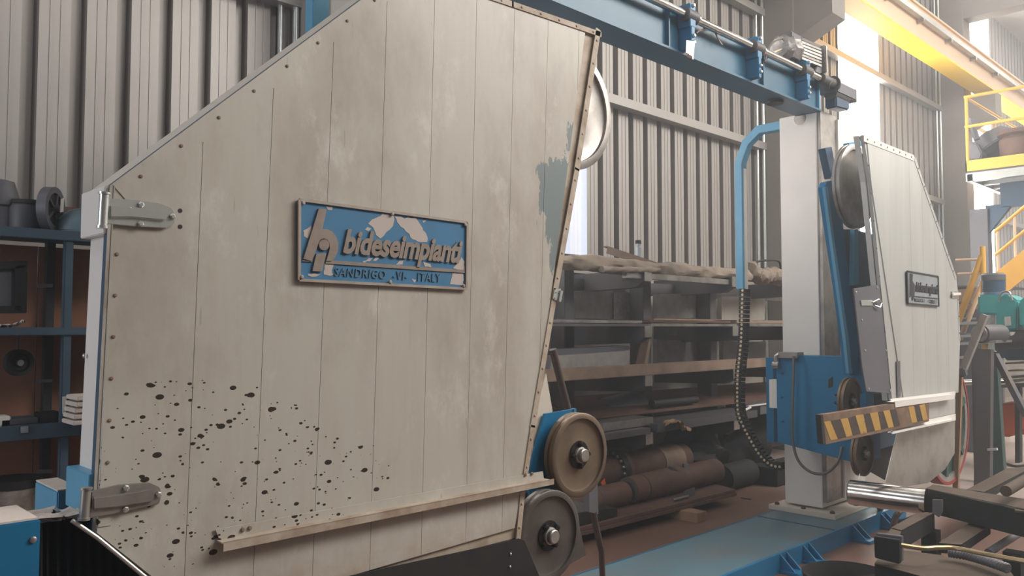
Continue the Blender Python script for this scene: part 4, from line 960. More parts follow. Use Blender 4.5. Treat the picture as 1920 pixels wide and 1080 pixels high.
# fourth level
L4 = LV[3]
one('steel_plate', MB().box((3.9, 4.02, L4), (5.55, 4.4, L4+.05)), 'steel_dark', 'thick dark plate on the lowest rack level, left bay', 'plate', .003)
one('steel_plate', MB().box((4.9, 4.1, L4+.055), (5.7, 4.35, L4+.12)), 'steel', 'short grey plate on top of the thick dark one, lowest level', 'plate', .003)
one('steel_plate', MB().box((5.65, 4.02, L4), (7.3, 4.4, L4+.07)), 'steel_dark', 'dark beam on the lowest rack level, middle bay', 'plate', .003)
one('steel_plate', MB().box((7.35, 4.02, L4+.02), (9.3, 4.4, L4+.11)), 'guard_grey', 'dark beam with a pale edge on the lowest level, near the carriage', 'plate', .003)
one('pale_edge', MB().box((7.1, 4.0, L4+.115), (8.6, 4.03, L4+.125)), 'white_clean', 'thin white strip on the beam edge left of the carriage', 'strip')
one('red_plate', MB().prism([V(4.9, 4.3, L4+.13), V(8.9, 4.25, L4+.10), V(8.9, 4.70, L4+.22), V(4.9, 4.7, L4+.26)], (0, 0, .02)), 'rust', 'long reddish plate sloping on the lowest rack level', 'plate')
rod('black_tube', (1222, 757), (1305, 749), 4.3, .035, 'black', 'short black tube on the lowest rack level', 'tube')
one('grey_drum_cover', MB().cyl(PY(1130, 775, 4.55), PY(1195, 758, 4.55), .13, n=20), 'guard_grey', 'dark grey cylinder lying between the two lowest rack levels', 'cylinder')
rod('white_piece', (1397, 769), (1407, 764), 3.98, .012, 'white_clean', 'small white plastic piece on the rack edge near the chain', 'scrap')
one('brown_paper', rag([PY(1250, 796, 4.0), PY(1265, 790, 3.99), PY(1275, 800, 3.985), PY(1286, 806, 3.98)], .12, 6, .02, 4), 'rust_tan' if 0 else 'wood', 'crumpled brown paper on the lowest rack level', 'paper')

# ================================================================== FLOOR PALLET WITH ROLLERS
pa = T('pallet', 'low reddish board platform on the floor carrying old rollers', 'platform')
for k in range(2): pa.part('board_layer', MB().prism([V(3.7, 3.70+.01*k, .075+.028*k), V(6.22, 3.63+.01*k, .075+.028*k), V(6.45, 4.25, .075+.028*k), V(3.7, 4.6, .075+.028*k)], (0, 0, .024)), 'rust')
pa.part('bearer', MB().box((5.42, 3.50, 0), (5.55, 4.3, .074)), 'wood', bevel=.003); pa.part('bearer', MB().box((4.1, 3.8, 0), (4.23, 4.4, .074)), 'wood', bevel=.003)
pa.done()
ZP = .128
def roller(name, xa, xb, Y, r, segs, m, label, extra=()):
    t = T(name, label, 'roller'); z = ZP+r
    t.part('barrel', MB().lathe((xa, Y, z), (1, 0, 0), [(h*(xb-xa), q*r) for h, q in segs], 28), m)
    for nm, h, q, l_, mm in extra: t.part(nm, MB().cyl((xa+h*(xb-xa), Y, z), (xa+h*(xb-xa)+l_, Y, z), q*r, n=28), mm)
    return t.done()
Xa = PY(1172, 930, 3.95).x; Xb = PY(1335, 905, 3.95).x
roller('steel_roller', Xa, Xb, 3.92, .105, [(0, .96), (.08, .96), (.085, 1), (.55, 1), (.56, .93), (.75, .93), (.76, .98), (1, .98)], 'rust_tan' if 0 else 'rust', 'rusty roller at the front of the floor platform', [('end_face', -.01, .9, .01, 'steel_dark'), ('band', .12, 1.02, .012, 'black')])
roller('steel_roller', 4.2, Xa-.05, 3.93, .09, [(0, 1), (1, 1)], 'rust', 'short brown roller end left of the front roller', [('band', .6, 1.02, .02, 'steel_dark')])
t = T('flanged_pipe', 'thick brown pipe with a dark toothed flange, behind the rollers', 'pipe')
Yp = 4.30; zc = ZP+.17; x0 = PY(1145, 895, Yp).x; x1 = PY(1278, 875, Yp).x
t.part('pipe', MB().lathe((x0-.5, Yp, zc), (1, 0, 0), [(0, .13), (x1-x0+.5, .13), (x1-x0+.5, .11), (x1-x0+.48, .1)], 28), 'rust_tan' if 0 else 'rust')
t.part('flange', MB().lathe((x0, Yp, zc), (1, 0, 0), [(0, .17), (.07, .17)], 32), 'black'); t.part('collar', MB().lathe((x0+.07, Yp, zc), (1, 0, 0), [(0, .165), (.06, .16), (.07, .135)], 32), 'rust')
for q in range(18):
    a = 2*math.pi*q/18; t.part('tooth', MB().box((-.03, -.014, -.014), (.0, .014, .014)) if 0 else bolt((x0-.0, Yp+.15*math.cos(a), zc+.15*math.sin(a)), (-1, 0, 0), .016, .02, 6), 'steel')
t.part('sleeve', MB().lathe((x1-.42, Yp, zc), (1, 0, 0), [(0, .136), (.3, .136)], 28), 'rust_tan'); t.done()
one('clamp_bracket', MB().bar(PY(1255, 880, 3.9), PY(1285, 900, 3.85), .05, .05).bar(PY(1285, 870, 3.9), PY(1290, 900, 3.85), .04, .04), 'steel_dark', 'dark clamp lying over the rollers', 'clamp')
slab('steel_angle', [(1284, 921), (1303, 914), (1303, 932), (1285, 938)], 3.74, .01, 'guard_grey', 'small grey angle piece standing on the platform edge', 'steel piece')
rod('steel_pin', (1262, 942), (1290, 930), 3.72, .012, 'guard_grey', 'short grey pin lying on the platform edge', 'steel piece', z=ZP+.014)
slab('black_channel', [(1050, 968), (1158, 952), (1158, 973), (1050, 992)], 3.72, .15, 'black', 'black steel channel on the platform behind the support bar', 'steel bar', bevel=.003)
slab('orange_fleck', [(1127, 905), (1134, 897), (1136, 907), (1130, 912)], 4.1, .003, 'orange_vivid', 'small bright orange fleck beside the toothed flange', 'scrap')  # thin vivid orange fleck beside the flange
slab('foil_scrap', [(1075, 938), (1100, 944), (1102, 966), (1074, 960)], 3.75, .01, 'steel', 'folded metal scrap at the rim of the brown pulley', 'scrap')
# dark hose bundle
def lump(name, c, rx, ry, rz, m, label, seed, cat='bundle', amp=.22):
    R = random.Random(seed); bm = bmesh.new(); bmesh.ops.create_icosphere(bm, subdivisions=4, radius=1)
    ph = [(R.uniform(3, 11), R.uniform(3, 11), R.uniform(3, 11), R.uniform(0, 6)) for _ in range(7)]; mb = MB()
    for v in bm.verts:
        f = 1+sum(amp/(3+i*.8)*math.sin(v.co.x*a+v.co.y*b+v.co.z*cc+p) for i, (a, b, cc, p) in enumerate(ph))+R.uniform(-.012, .012); q = v.co*f
        mb.v.append(Vector(c)+V(q.x*rx, q.y*ry, max(q.z*rz, -rz*.8)))
    for f in bm.faces: mb.f.append([v.index for v in f.verts]); mb.mi.append(0)
    bm.free(); return one(name, mb, m, label, cat)
lump('hose_heap', (6.85, 4.50, .22), .42, .28, .27, 'soot', 'dark fuzzy heap of rags and hoses on the floor under the rack', 11)
lump('hose_heap', (7.85, 4.55, .28), .55, .26, .34, 'soot', 'taller dark heap behind the lower end of the cable chain', 15)
one('black_roll', MB().cyl((6.6, 4.0, .12), (7.1, 4.02, .12), .12, n=24), 'soot', 'black roll lying on the floor beyond the rollers', 'roll')
one('black_box', MB().box((7.15, 3.75, 0), (8.1, 4.05, .17)), 'soot', 'low black block on the floor left of the column', 'box', .01)
one('dark_board', MB().box((3.8, 4.35, .25), (5.0, 4.6, .55)), 'guard_grey', 'dark plate leaning under the lowest rack level', 'board')

# ================================================================== LEFT: BLUE SHELVING WITH BROWN BACK
sr = T('shelving', 'dark blue steel shelving with brown back panels at the left wall', 'shelving')
YA, YBk = 4.30, 4.80
Xp = PY(127, 600, YA).x; Xq = PY(88, 600, YBk).x; XL_ = PY(-120, 600, YA).x; XR = PY(240, 600, YA).x
zt_ = PY(60, 428, YA).z
sr.part('post', MB().box((Xp-.019, YA, 0), (Xp+.019, YA+.04, zt_)), 'rack_blue', bevel=.004)
sr.part('post', MB().box((Xq-.02, YBk-.05, 0), (Xq+.02, YBk, zt_)), 'black'); sr.part('post', MB().box((XR+.6, YA, 0), (XR+.66, YA+.05, zt_)), 'rack_blue')
sr.part('post', MB().box((XL_-.06, YA, 0), (XL_, YA+.05, zt_)), 'rack_blue')
for (ya, yb_) in ((428, 447), (614, 629), (797, 824)):
    za, zb2 = PY(60, ya, YA).z, PY(60, yb_, YA).z
    k = sr.part('shelf_board', MB().box((XL_, YA+.005, za-.02), (XR+.6, YBk, za)), 'rack_blue')
    sr.part('shelf_beam', MB().box((XL_, YA-.012, zb2), (XR+.6, YA-.001, za)), 'rack_blue', k, bevel=.003)
for (xa, xb2) in ((XL_, Xq-.05), (Xq-.045, XR+.6)): sr.part('back_panel', MB().box((xa, YBk+.005, .05), (xb2, YBk+.02, zt_-.04)), 'brown_panel')
for y0_, y1_ in ((533, 540), (712, 718), (881, 888)): sr.part('clip', quadY([(70, y0_), (99, y0_-1), (99, y1_-1), (70, y1_)], YBk-.06, .005), 'guard_grey')
sr.part('tag', quadY([(39, 800), (53, 799), (53, 811), (39, 812)], YA-.02, .003), 'sign_silver')
sr.part('tag', quadY([(117, 744), (125, 743), (124, 776), (117, 776)], YA-.006, .003), 'tag_white')
sr.done()
zs1 = zt_
def stand(name, px, py_, Y, prof, m, label, cat, base, extra=()):
    p = PY(px, py_, Y); t = T(name, label, cat); t.part('body' if extra else name, MB().lathe((p.x, Y, base), (0, 0, 1), prof, 26), m)
    for nm, prof2, mm in extra: t.part(nm, MB().lathe((p.x, Y, base), (0, 0, 1), prof2, 26), mm)
    return t.done()
stand('metal_pot', 50, 400, 4.55, [(0, .065), (.02, .082), (.12, .085), (.145, .075)], 'rust_tan' if 0 else 'steel_dark', 'wide brownish pot on the top shelf, left of the upright wheel', 'pot', zs1, [('rim', [(.14, .085), (.16, .08), (.16, .02)], 'black')])
stand('drum', 0, 380, 4.60, [(0, .075), (.12, .075), (.13, .085), (.17, .085), (.25, .06), (.26, .02)], 'guard_grey', 'dark stacked drum at the left edge of the top shelf', 'drum', zs1)
tw = T('spoked_wheel', 'dark wheel standing upright on the top shelf with a white tag', 'wheel')
p = PY(96, 388, 4.42); p.z = zs1+.112; A = V(.75, -.6, 0).normalized(); u = V(.6, .75, 0).normalized()
tw.part('tyre', MB().lathe(p, A, [(-.022, .08), (-.022, .11), (.022, .11), (.022, .08)], 36, closed=True, caps=False), 'guard_grey')
tw.part('plate', MB().lathe(p, A, [(-.01, .083), (.01, .083)], 30), 'black'); tw.part('hub', MB().lathe(p+A*.01, A, [(0, .022), (.035, .02)], 16), 'steel_dark')
for q in range(5):
    an = 2*math.pi*q/5; d = u*math.cos(an)+V(0, 0, 1)*math.sin(an); tw.part('spoke', MB().bar(p+A*.016+d*.015, p+A*.016+d*.085, .012, .012, up=tuple(A)), 'steel_dark')
tw.part('tag', quadY([(114, 373), (120, 371), (119, 397), (113, 398)], 4.36, .003), 'tag_white'); tw.done()
t = T('barrel_pulley', 'brown drum lying on its side behind the hard hat on the top shelf', 'drum')
p = PY(132, 385, 4.6); t.part('drum', MB().lathe((p.x-.08, 4.62, zs1+.09), (1, -.5, 0), [(0, .065), (.13, .065)], 24), 'rust'); t.part('flange', MB().lathe((p.x+.045, 4.555, zs1+.09), (1, -.5, 0), [(0, .09), (.02, .09)], 26), 'guard_grey'); t.done()
t = T('hard_hat', 'blue-grey hard hat resting on the top shelf above the post', 'hat')
p = PY(150, 424, 4.42); p.z = zs1+.012; HY = 4.42
bmq = MB().lathe((p.x, HY, p.z), (0, 0, 1), [(0, .110), (.03, .107), (.06, .093), (.085, .068), (.105, .032), (.110, .005)], 30)
t.part('shell', bmq, 'rack_blue' if 0 else 'blue_dusty'); t.part('brim', MB().lathe((p.x-.01, HY-.005, p.z-.010), (-.05, 0, 1), [(0, .122), (.008, .122), (.012, .10)], 30), 'blue_dusty')
t.part('ridge', MB().tube([V(p.x-.095, HY, p.z+.055), V(p.x-.05, HY, p.z+.100), V(p.x, HY, p.z+.112), V(p.x+.05, HY, p.z+.100), V(p.x+.095, HY, p.z+.055)], .008), 'blue_dusty'); t.done()
t = T('framed_panel', 'black framed panel with a grey glass centre on the middle shelf', 'panel')
for q in ([(-40, 492), (52, 489), (52, 503), (-40, 507)], [(28, 489), (52, 489), (50, 587), (26, 580)], [(-40, 574), (50, 573), (50, 587), (-40, 588)]): t.part('frame_bar', quadY(q, 4.45, .04), 'black', bevel=.002)
t.part('glass', quadY([(-38, 500), (30, 497), (28, 580), (-38, 580)], 4.475, .01), 'guard_grey'); t.done()
one('white_rag', rag([PY(-30, 613, 4.42), PY(0, 611, 4.40), PY(20, 611, 4.38), PY(44, 603, 4.36)], .10, 12, .008, 4), 'white_cloth', 'crumpled pale rag on the middle shelf', 'rag')
t = T('black_disc', 'black disc with a steel centre hanging under the middle shelf', 'disc')
p = PY(35, 680, 4.5); t.part('disc', MB().lathe(p, (.2, -1, 0), [(-.02, .045), (-.02, .064), (.02, .064), (.02, .045), (.008, .038), (.008, .01)], 30), 'black'); t.part('centre', MB().lathe(p+V(0, -.012, 0), (.2, -1, 0), [(0, .018), (.015, .015)], 16), 'steel'); t.part('hook', MB().tube([p+V(0, .02, .05), p+V(0, .02, .16), V(p.x, YBk-.0, p.z+.17)], .005), 'steel_dark'); t.done()
zs3 = PY(60, 797, YA).z
for k, (pxa, pxb, h, m, lab) in enumerate(((0, 70, .03, 'steel_dark', 'flat dark bar lying on the lower shelf'), (72, 112, .05, 'black', 'short black bar on the lower shelf beside the post'), (-40, 18, .045, 'tag_white', 'white flat part at the left end of the lower shelf'))):
    a = PY(pxa, 790, 4.36); b = PY(pxb, 790, 4.36); one('shelf_part', MB().box((a.x, 4.34, zs3), (b.x, 4.44, zs3+h)), m, lab, 'steel part', .004)
t = T('paper_stack', 'stack of creased white papers on the lower shelf against the housing', 'papers')
for k in range(5):
    a = PY(126, 780, 4.22); t.part('sheet', MB().box((a.x+.004*k, 4.12+.006*(k % 3), zs3+.002+.028*k), (a.x+.26, 4.32, zs3+.022+.028*k)), 'white_cloth', bevel=.003)
t.done()
p = PY(28, 930, 4.45)
t = T('dirty_drum', 'dirty white drum with a dark rim on the floor under the shelving', 'drum')
zt2 = PY(28, 903, 4.45).z
t.part('body', MB().lathe((p.x, 4.5, 0), (0, 0, 1), [(0, .115), (zt2-.02, .12)], 28), 'drum_white'); t.part('rim', MB().lathe((p.x, 4.5, zt2-.03), (0, 0, 1), [(0, .124), (.04, .124), (.04, .10)], 28), 'black'); t.done()
p = PY(92, 955, 4.6); one('red_can', MB().lathe((p.x, 4.6, 0), (0, 0, 1), [(0, .07), (PY(92, 934, 4.6).z, .07), (PY(92, 934, 4.6).z, .02)], 24), 'red', 'red can on the floor under the shelving, right of the dirty drum', 'can')

# ================================================================== RIGHT BACKGROUND
XM = 14.2
mz = T('mezzanine', 'yellow and grey steel platform high at the right, in front of a concrete column', 'platform')
a = PX(1810, 302, XM); b = PX(1810, 322, XM)
zD = a.z; yL = a.y
mz.part('toe_board', MB().box((XM, -4, b.z), (XM+.02, yL, zD)), 'yellow'); mz.part('toe_board', MB().box((XM, yL-.02, b.z), (XM+3.0, yL, zD)), 'yellow')
mz.part('deck', MB().box((XM+.02, -4, b.z-.03), (XM+3, yL-.02, b.z)), 'steel_dark')
for k in range(6): mz.part('joist', MB().box((XM+.0+k*.55, -4, b.z-.16), (XM+.10+k*.55, yL, b.z-.03)), 'zinc' if k else 'zinc_bright')
for k in range(4): mz.part('cross_joist', MB().box((XM, yL-.1-k*1.2, b.z-.17), (XM+3, yL-.02-k*1.2, b.z-.05)), 'zinc')
mz.part('main_beam', MB().box((XM+.5, -4, b.z-.55), (XM+.7, yL-.35, b.z-.17)), 'blue_dark')
yp_ = PX(1838, 450, XM+.6).y
mz.part('post', MB().box((XM+.5, yp_-.14, 0), (XM+.72, yp_+.12, b.z-.55)), 'guard_grey')
mz.part('knee_brace', MB().prism([V(XM+.55, yp_-.1, b.z-.5), V(XM+.55, yp_-.5, b.z-.5), V(XM+.55, yp_-.14, b.z-.95)], (.1, 0, 0)), 'blue_dark')
for yy in (yL-.03, yL-1.6, yL-3.2):
    mz.part('rail_post', MB().cyl((XM+.02, yy, zD-.05), (XM+.02, yy, zD+1.05), .025), 'yellow')
for h in (.55, 1.03): mz.part('hand_rail', MB().cyl((XM+.02, yL, zD+h), (XM+.02, -4, zD+h), .025), 'yellow')
mz.part('hand_rail', MB().cyl((XM+.02, yL-.02, zD+1.03), (XM+2.9, yL-.02, zD+1.03), .022), 'yellow')
mz.done()
def farlump(pts, Xv, th, m, name, label, cat): return one(name, MB().prism([PX(x, y, Xv) for x, y in pts], (th, 0, 0)), m, label, cat, .02)
farlump([(1826, 262), (1850, 245), (1876, 235), (1896, 240), (1890, 252), (1862, 268), (1840, 283), (1826, 284)], XM+.4, .5, 'guard_grey', 'duct_piece', 'long bent grey duct lying on the high platform', 'duct')
farlump([(1812, 300), (1814, 262), (1832, 268), (1842, 288), (1838, 300)], XM+.3, .3, 'guard_grey', 'dark_sack', 'dark sack at the left end of the high platform', 'sack')
farlump([(1838, 300), (1850, 280), (1872, 266), (1895, 270), (1908, 285), (1904, 296)], XM+.8, .4, 'guard_grey', 'grey_sack', 'grey sack lying in the middle of the high platform', 'sack')
p = PX(1912, 290, XM+.3)
t = T('brown_pot', 'brown round pot at the right end of the high platform', 'pot'); t.part('body', MB().lathe((p.x, p.y, 3.99), (0, 0, 1), [(0, .2), (.1, .26), (.42, .28), (.48, .22), (.5, .3), (.56, .3)], 24), 'rust'); t.done()
one('hanging_hose', MB().tube([PX(1820, 222, XM+.2), PX(1824, 240, XM+.2), PX(1832, 262, XM+.2)], .05), 'guard_grey', 'thick grey hose hanging above the sack on the platform', 'hose')
# stair
XS = 13.0
st = T('stair', 'yellow steel stair climbing to the right behind the turquoise machine', 'stair')
p0 = PX(1868, 538, XS); dY = 1/1.0
e = PX(1925, 492, XS)
d_ = (e-p0); p1 = p0+d_*4; pm = p0-d_*.0
st.part('stringer', MB().bar(p0, p1, .06, .30, up=(0, 0, 1)), 'yellow')
for o_ in (.45, .78): st.part('hand_rail', MB().cyl(p0+V(0, 0, o_), p1+V(0, 0, o_), .025), 'yellow')
for k in range(7):
    q = p0+(p1-p0)*(k/7+.02); st.part('baluster', MB().cyl(q, q+V(0, 0, .78), .018), 'yellow_web')
for k in range(9):
    q = p0+(p1-p0)*(k/9); st.part('tread', MB().box((XS+.03, q.y-.14, q.z-.02), (XS+.9, q.y+.14, q.z+.01)), 'guard_grey')
st.part('foot', MB().box((XS, p0.y-.05, 0), (XS+.08, p0.y+.05, p0.z)), 'guard_grey'); st.done()
ld = T('ladder_rail', 'yellow sloping handrails rising right beside the far housing', 'handrail')
ld.part('rail', MB().cyl(PX(1797, 602, 10), PX(1841, 480, 10), .035), 'yellow'); ld.part('rail', MB().cyl(PX(1800, 637, 10.2), PX(1842, 530, 10.2), .03), 'yellow_web')
q0 = PX(1842, 462, 10); ld.part('post', MB().cyl(q0, V(q0.x, q0.y, 0), .03), 'yellow'); ld.part('bar', MB().cyl(PX(1792, 488, 10), PX(1842, 486, 10), .015), 'yellow_web'); ld.part('bar', MB().cyl(PX(1796, 514, 10), PX(1842, 512, 10), .015), 'yellow_web')
for k in range(4):
    q = PX(1800+4*k, 625-30*k, 10); ld.part('tread', MB().box((q.x-.02, q.y-.0, q.z-.02), (q.x+.5, q.y+.5, q.z)), 'guard_grey')
ld.done()
def boxX(pts, Xv, th, m): return MB().prism([PX(x, y, Xv) for x, y in pts], (th, 0, 0))
tq = T('turquoise_machine', 'turquoise gearbox covers with a dark motor on top, right background', 'machine')
tq.part('cover', boxX([(1833, 553), (1880, 552), (1880, 590), (1833, 590)], 9.6, .7, 0), 'turquoise', bevel=.02)
tq.part('hood', boxX([(1866, 566), (1880, 554), (1892, 552), (1908, 564), (1908, 618), (1868, 622)], 9.0, .35, 0), 'turquoise', bevel=.015)
tq.part('hood', boxX([(1909, 566), (1925, 553), (1960, 553), (1960, 615), (1911, 612)], 8.9, .35, 0), 'turquoise', bevel=.015)
tq.part('label_plate', boxX([(1883, 594), (1895, 593), (1896, 610), (1884, 611)], 8.99, .01, 0), 'tag_white')
p = PX(1864, 553, 9.8); q = PX(1862, 516, 9.8)
tq.part('motor', MB().lathe(p, (0, 0, 1), [(0, .14), (.03, .11), (q.z-p.z-.02, .11), (q.z-p.z, .09)], 24), 'blue_dark')
tq.part('motor_cap', MB().lathe(q, (0, 0, 1), [(-.06, .118), (.0, .118), (.02, .1)], 24), 'guard_grey')
tq.part('lifting_loop', MB().tube(smooth_path([PX(1873, 565, 8.98), PX(1878, 549, 8.98), PX(1892, 548, 8.98), PX(1898, 563, 8.98)]), .01, 6), 'steel')
tq.done()
dk = T('dark_machine', 'dark machinery block under the turquoise covers', 'machine')
dk.part('body', boxX([(1862, 622), (1960, 618), (1960, 675), (1880, 676), (1864, 662)], 9.1, .6, 0), 'blue_dark', bevel=.03)
dk.part('upper_roll', MB().cyl(PX(1872, 640, 9.0), PX(1960, 632, 9.0), .09), 'black')
dk.part('bench', boxX([(1850, 710), (1960, 700), (1960, 725), (1850, 728)], 9.3, .8, 0), 'steel_dark')
dk.part('shaft', MB().cyl(PX(1875, 716, 8.95), PX(1960, 708, 8.95), .03), 'chrome'); dk.part('shaft', MB().cyl(PX(1790, 718, 9.2), PX(1850, 716, 9.2), .03), 'chrome')
dk.part('white_knob', MB().cyl(PX(1898, 622, 8.95), PX(1898, 632, 8.95), .03), 'tag_white')
dk.part('leg', MB().prism([PX(1903, 725, 9.3), PX(1912, 725, 9.3), PX(1912, 868, 9.3), PX(1903, 868, 9.3)], (.1, 0, 0)), 'black')
for y in (680, 694): dk.part('tray', boxX([(1885, y), (1960, y-3), (1960, y), (1885, y+3)], 9.2, .4, 0), 'brass_bar')
dk.done()
one('orange_bin', boxX([(1873, 757), (1905, 755), (1905, 812), (1896, 820), (1874, 818)], 9.6, .7, 0), 'orange', 'orange bin behind the dark stand at the right', 'bin', .02)
one('orange_bin', boxX([(1910, 770), (1960, 768), (1960, 815), (1912, 815)], 9.9, .5, 0), 'orange', 'orange box at the right picture edge, behind the bin', 'bin', .02)
a = PX(1796, 580, 10.8); b = PX(1838, 590, 10.8); one('steel_cabinet', MB().box((10.8, a.y, 0), (11.3, b.y, a.z)), 'guard_grey', 'dark cabinet behind the far housing, under the yellow handrails', 'cabinet', .01)
a = PX(1796, 540, 11.6); b = PX(1842, 576, 11.6); one('brown_cabinet', MB().box((11.6, a.y, 0), (12.2, b.y, a.z)), 'wood', 'tall brown cabinet behind the yellow handrails', 'cabinet', .01)
sl = T('slat_rack', 'grey rack of light slats behind the dark stand', 'rack')
for y in (604, 628, 642, 668): sl.part('slat', boxX([(1796, y), (1856, y-2), (1856, y+2), (1796, y+5)], 9.9, .35, 0), 'zinc')
sl.part('post', boxX([(1858, 590), (1866, 590), (1866, 735), (1858, 735)], 9.95, .06, 0), 'zinc'); sl.done()
# stand with bearing block
XT = 8.3
sd = T('steel_stand', 'tall dark A-shaped steel stand with a bearing block on top, right side', 'stand')
zf = 0
def down(px, X_, y=PX(1845, 905, 8.3).z): return None
def leg(xt, yt_, xb_, X_, w_, m): 
    a = PX(xt, yt_, X_); b = PX(xb_, 905, X_); b.z = 0; return MB().bar(a, b, w_, .10, up=(1, 0, 0))
sd.part('leg', leg(1846, 655, 1843, XT, .13, 0), 'steel_dark', bevel=.004); sd.part('leg', leg(1856, 660, 1872, XT+.35, .13, 0), 'dark_green', bevel=.004)
sd.part('brace', MB().bar(PX(1866, 665, XT+.2), PX(1925, 780, XT+.1), .05, .05), 'steel_dark'); sd.part('leg', leg(1830, 650, 1836, XT+.5, .06, 0), 'steel_dark')
sd.part('top_plate', MB().prism([PX(1816, 640, XT-.1), PX(1868, 638, XT-.1), PX(1868, 643, XT-.1), PX(1816, 645, XT-.1)], (.5, 0, 0)), 'steel')
p = PX(1846, 626, XT); sd.part('bearing_block', MB().lathe(p+V(-.12, 0, 0), (1, -.3, 0), [(0, .05), (0, .085), (.3, .085)], 24), 'steel_dark'); sd.part('bearing_ring', MB().lathe(p+V(-.14, .01, 0), (1, -.3, 0), [(0, .045), (0, .075), (.03, .075), (.03, .045)], 24, closed=True, caps=False), 'steel')
sd.part('cross_bar', MB().bar(PX(1852, 843, XT-.06), PX(1870, 842, XT-.06), .03, .02), 'zinc'); sd.done()
one('wooden_prop', MB().bar(PX(1847, 590, 7.6), PX(1804, 698, 7.6), .07, .05), 'board', 'grey timber prop leaning in front of the bearing block', 'prop', .004)
one('clamp', MB().bar(PX(1796, 700, 7.4), PX(1812, 698, 7.4), .08, .07), 'steel_dark', 'dark clamp at the lower end of the timber prop', 'clamp', .01)
one('timber_strut', MB().bar(PX(1800, 700, 7.5), V(PX(1790, 900, 7.5).x, PX(1790, 900, 7.5).y, 0), .04, .04), 'wood', 'thin brown strut behind the red-rimmed pulley', 'strut')
t = T('hose', 'black hose trailing on the pale floor near the dark stand', 'hose'); t.part('hose', MB().tube(smooth_path([PZ(1850, 872, .015), PZ(1880, 868, .015), PZ(1905, 874, .015), PZ(1935, 870, .015)]), .012, 6), 'black'); t.done()

# ================================================================== TROLLEY, BOTTOM RIGHT
ZT = .55
tr = T('trolley', 'dusty steel trolley frame with a black box beam at the bottom right', 'trolley')
k = tr.part('box_beam', quadZ([(1734, 916), (1749, 908), (1925, 936), (1960, 943), (1960, 966), (1905, 955)], ZT, .135), 'soot', None, 'black box beam with a dusty top', .003)
tr.part('dusty_top', quadZ([(1736, 915.5), (1750, 908.5), (1925, 937), (1958, 944), (1958, 962), (1900, 950)], ZT+.002, .002), 'tan_dust', k)
tr.part('end_lug', MB().prism([PX(x, y, PZ(1755, 925, ZT).x-.10) for x, y in ((1748, 937), (1766, 938), (1766, 960), (1760, 970), (1748, 962))], (.02, 0, 0)), 'guard_grey')
def xbeam(pts, z, th, m='tan_dust', side='soot', name='cross_member'):
    k = tr.part(name, quadZ(pts, z-.003, th), side); tr.part('dusty_top', quadZ(pts, z, .003), m, k)
xbeam([(1671, 989), (1721, 961), (1752, 961), (1690, 994)], .44, .10)
xbeam([(1760, 1018), (1821, 978), (1857, 984), (1802, 1021)], .40, .05)
xbeam([(1812, 918), (1888, 878), (1935, 876), (1846, 922)], .38, .06)
xbeam([(1660, 1006), (1671, 990), (1690, 994), (1686, 1010)], .435, .04)
tr.part('lower_rail', quadZ([(1560, 1085), (1700, 1070), (1925, 1110), (1925, 1200), (1560, 1200)], .20, .05), 'soot')
xbeam([(1650, 1040), (1694, 1032), (1760, 1040), (1893, 1070), (1905, 1085), (1745, 1085), (1640, 1056)], .37, .10, 'tan_dust', 'soot', 'platform')
tr.part('clamp_block', MB().prism([PX(x, y, PZ(1660, 1010, .5).x) for x, y in ((1638, 1006), (1686, 1013), (1686, 1058), (1640, 1046))], (.03, 0, 0)), 'soot', bevel=.003)
tr.part('clamp_block', MB().prism([PX(x, y, PZ(1660, 1010, .5).x+.06) for x, y in ((1642, 1000), (1690, 1006), (1690, 1054), (1644, 1040))], (.03, 0, 0)), 'guard_grey', bevel=.003)
tr.part('side_plate', quadZ([(1903, 953), (1922, 947), (1960, 955), (1960, 962), (1903, 957)], ZT-.0, .01), 'tan_dust')
for q in ((1700, 1040), (1900, 1030), (1745, 990)):
    a = PZ(*q, .35); tr.part('leg', MB().box((a.x-.04, a.y-.04, 0), (a.x+.04, a.y+.04, .34)), 'soot')
tr.done()
a = PZ(1592, 922, .50); b = PZ(1736, 941, .49)
pp = T('steel_pipe', 'polished steel pipe sticking out of the black box beam', 'pipe')
d = (b-a).normalized(); pp.part('pipe', MB().lathe(a, b-a, [(.02, .052), (0, .056), (.0, .068), (.006, .073), ((b-a).length, .073)], 32), 'chrome'); pp.part('bore_plug', MB().lathe(a+d*.03, d, [(0, .056), (.01, .056)], 24), 'black'); pp.done()
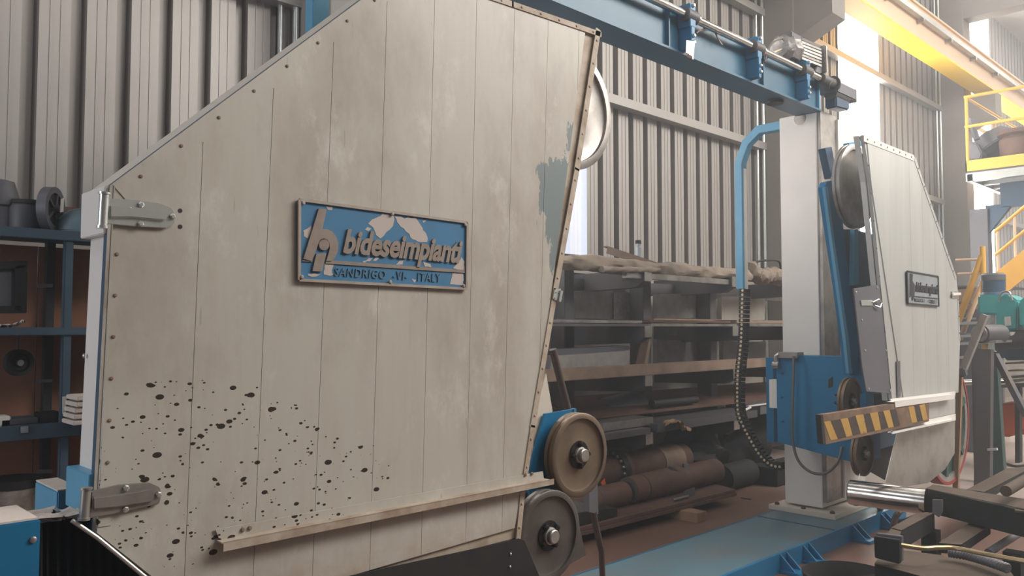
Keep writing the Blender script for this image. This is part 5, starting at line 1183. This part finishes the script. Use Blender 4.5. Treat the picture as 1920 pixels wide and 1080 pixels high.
one('feeler_wire', MB().cyl(PZ(1610, 898, .57), PZ(1612, 888, .60), .002), 'white_clean', 'thin white wire end standing up on the polished pipe', 'wire')
rod('roller_tube', (1886, 921), (1935, 892), 1.25, .028, 'tan_dust', 'dusty round roller at the right edge of the trolley', 'roller')
one('brass_bar', MB().tube(smooth_path([PZ(1688, 1022, .47), PZ(1729, 1028, .46), PZ(1758, 1027, .46), PZ(1792, 1028, .46), PZ(1853, 1040, .46), PZ(1930, 1054, .46)]), .011, 10), 'brass_bar', 'bent brassy rod running over the trolley', 'rod')
hz = T('corrugated_hose', 'dark corrugated hose under the brassy rod', 'hose')
P = smooth_path([PZ(1778, 1036, .41), PZ(1815, 1042, .41), PZ(1850, 1052, .41), PZ(1890, 1066, .41)], 14); hz.part('tube', MB().tube([p for i, p in enumerate(P)], .02, 12, rr=[.024 if i % 2 else .019 for i in range(len(P))]), 'guard_grey'); hz.done()
one('push_rod', MB().cyl(PZ(1853, 1036, .33), PZ(1935, 985, .33), .02), 'guard_grey', 'straight grey rod crossing the trolley diagonally', 'rod')
cable('hose', [PZ(1646, 942, .20), PZ(1652, 957, .10), PZ(1668, 972, .022), PZ(1690, 978, .022), PZ(1722, 968, .15)], .022, 'rubber_grey', 'grey hose curving under the polished pipe')
cable('hose', [PZ(1672, 1012, .02), PZ(1674, 990, .15), PZ(1682, 965, .30), PZ(1700, 952, .34), PZ(1725, 950, .36)], .020, 'rubber_grey', 'pale grey hose bending down behind the clamp block')
tb = T('round_tub', 'black round tub on the floor at the bottom edge, beside the base plate', 'tub')
c = PZ(1590, 1075, .16); tb.part('wall', MB().lathe((c.x, c.y, 0), (0, 0, 1), [(.0, .20), (.16, .24), (.165, .225), (.02, .19)], 32, closed=True, caps=False), 'black'); tb.part('bottom', MB().lathe((c.x, c.y, .0), (0, 0, 1), [(0, .2), (.02, .2)], 32), 'soot'); tb.done()
one('metal_strip', MB().bar(PZ(1390, 933, .004), PZ(1408, 936, .004), .02, .006), 'rust', 'small dark strip lying on the red floor behind the base plate', 'scrap')
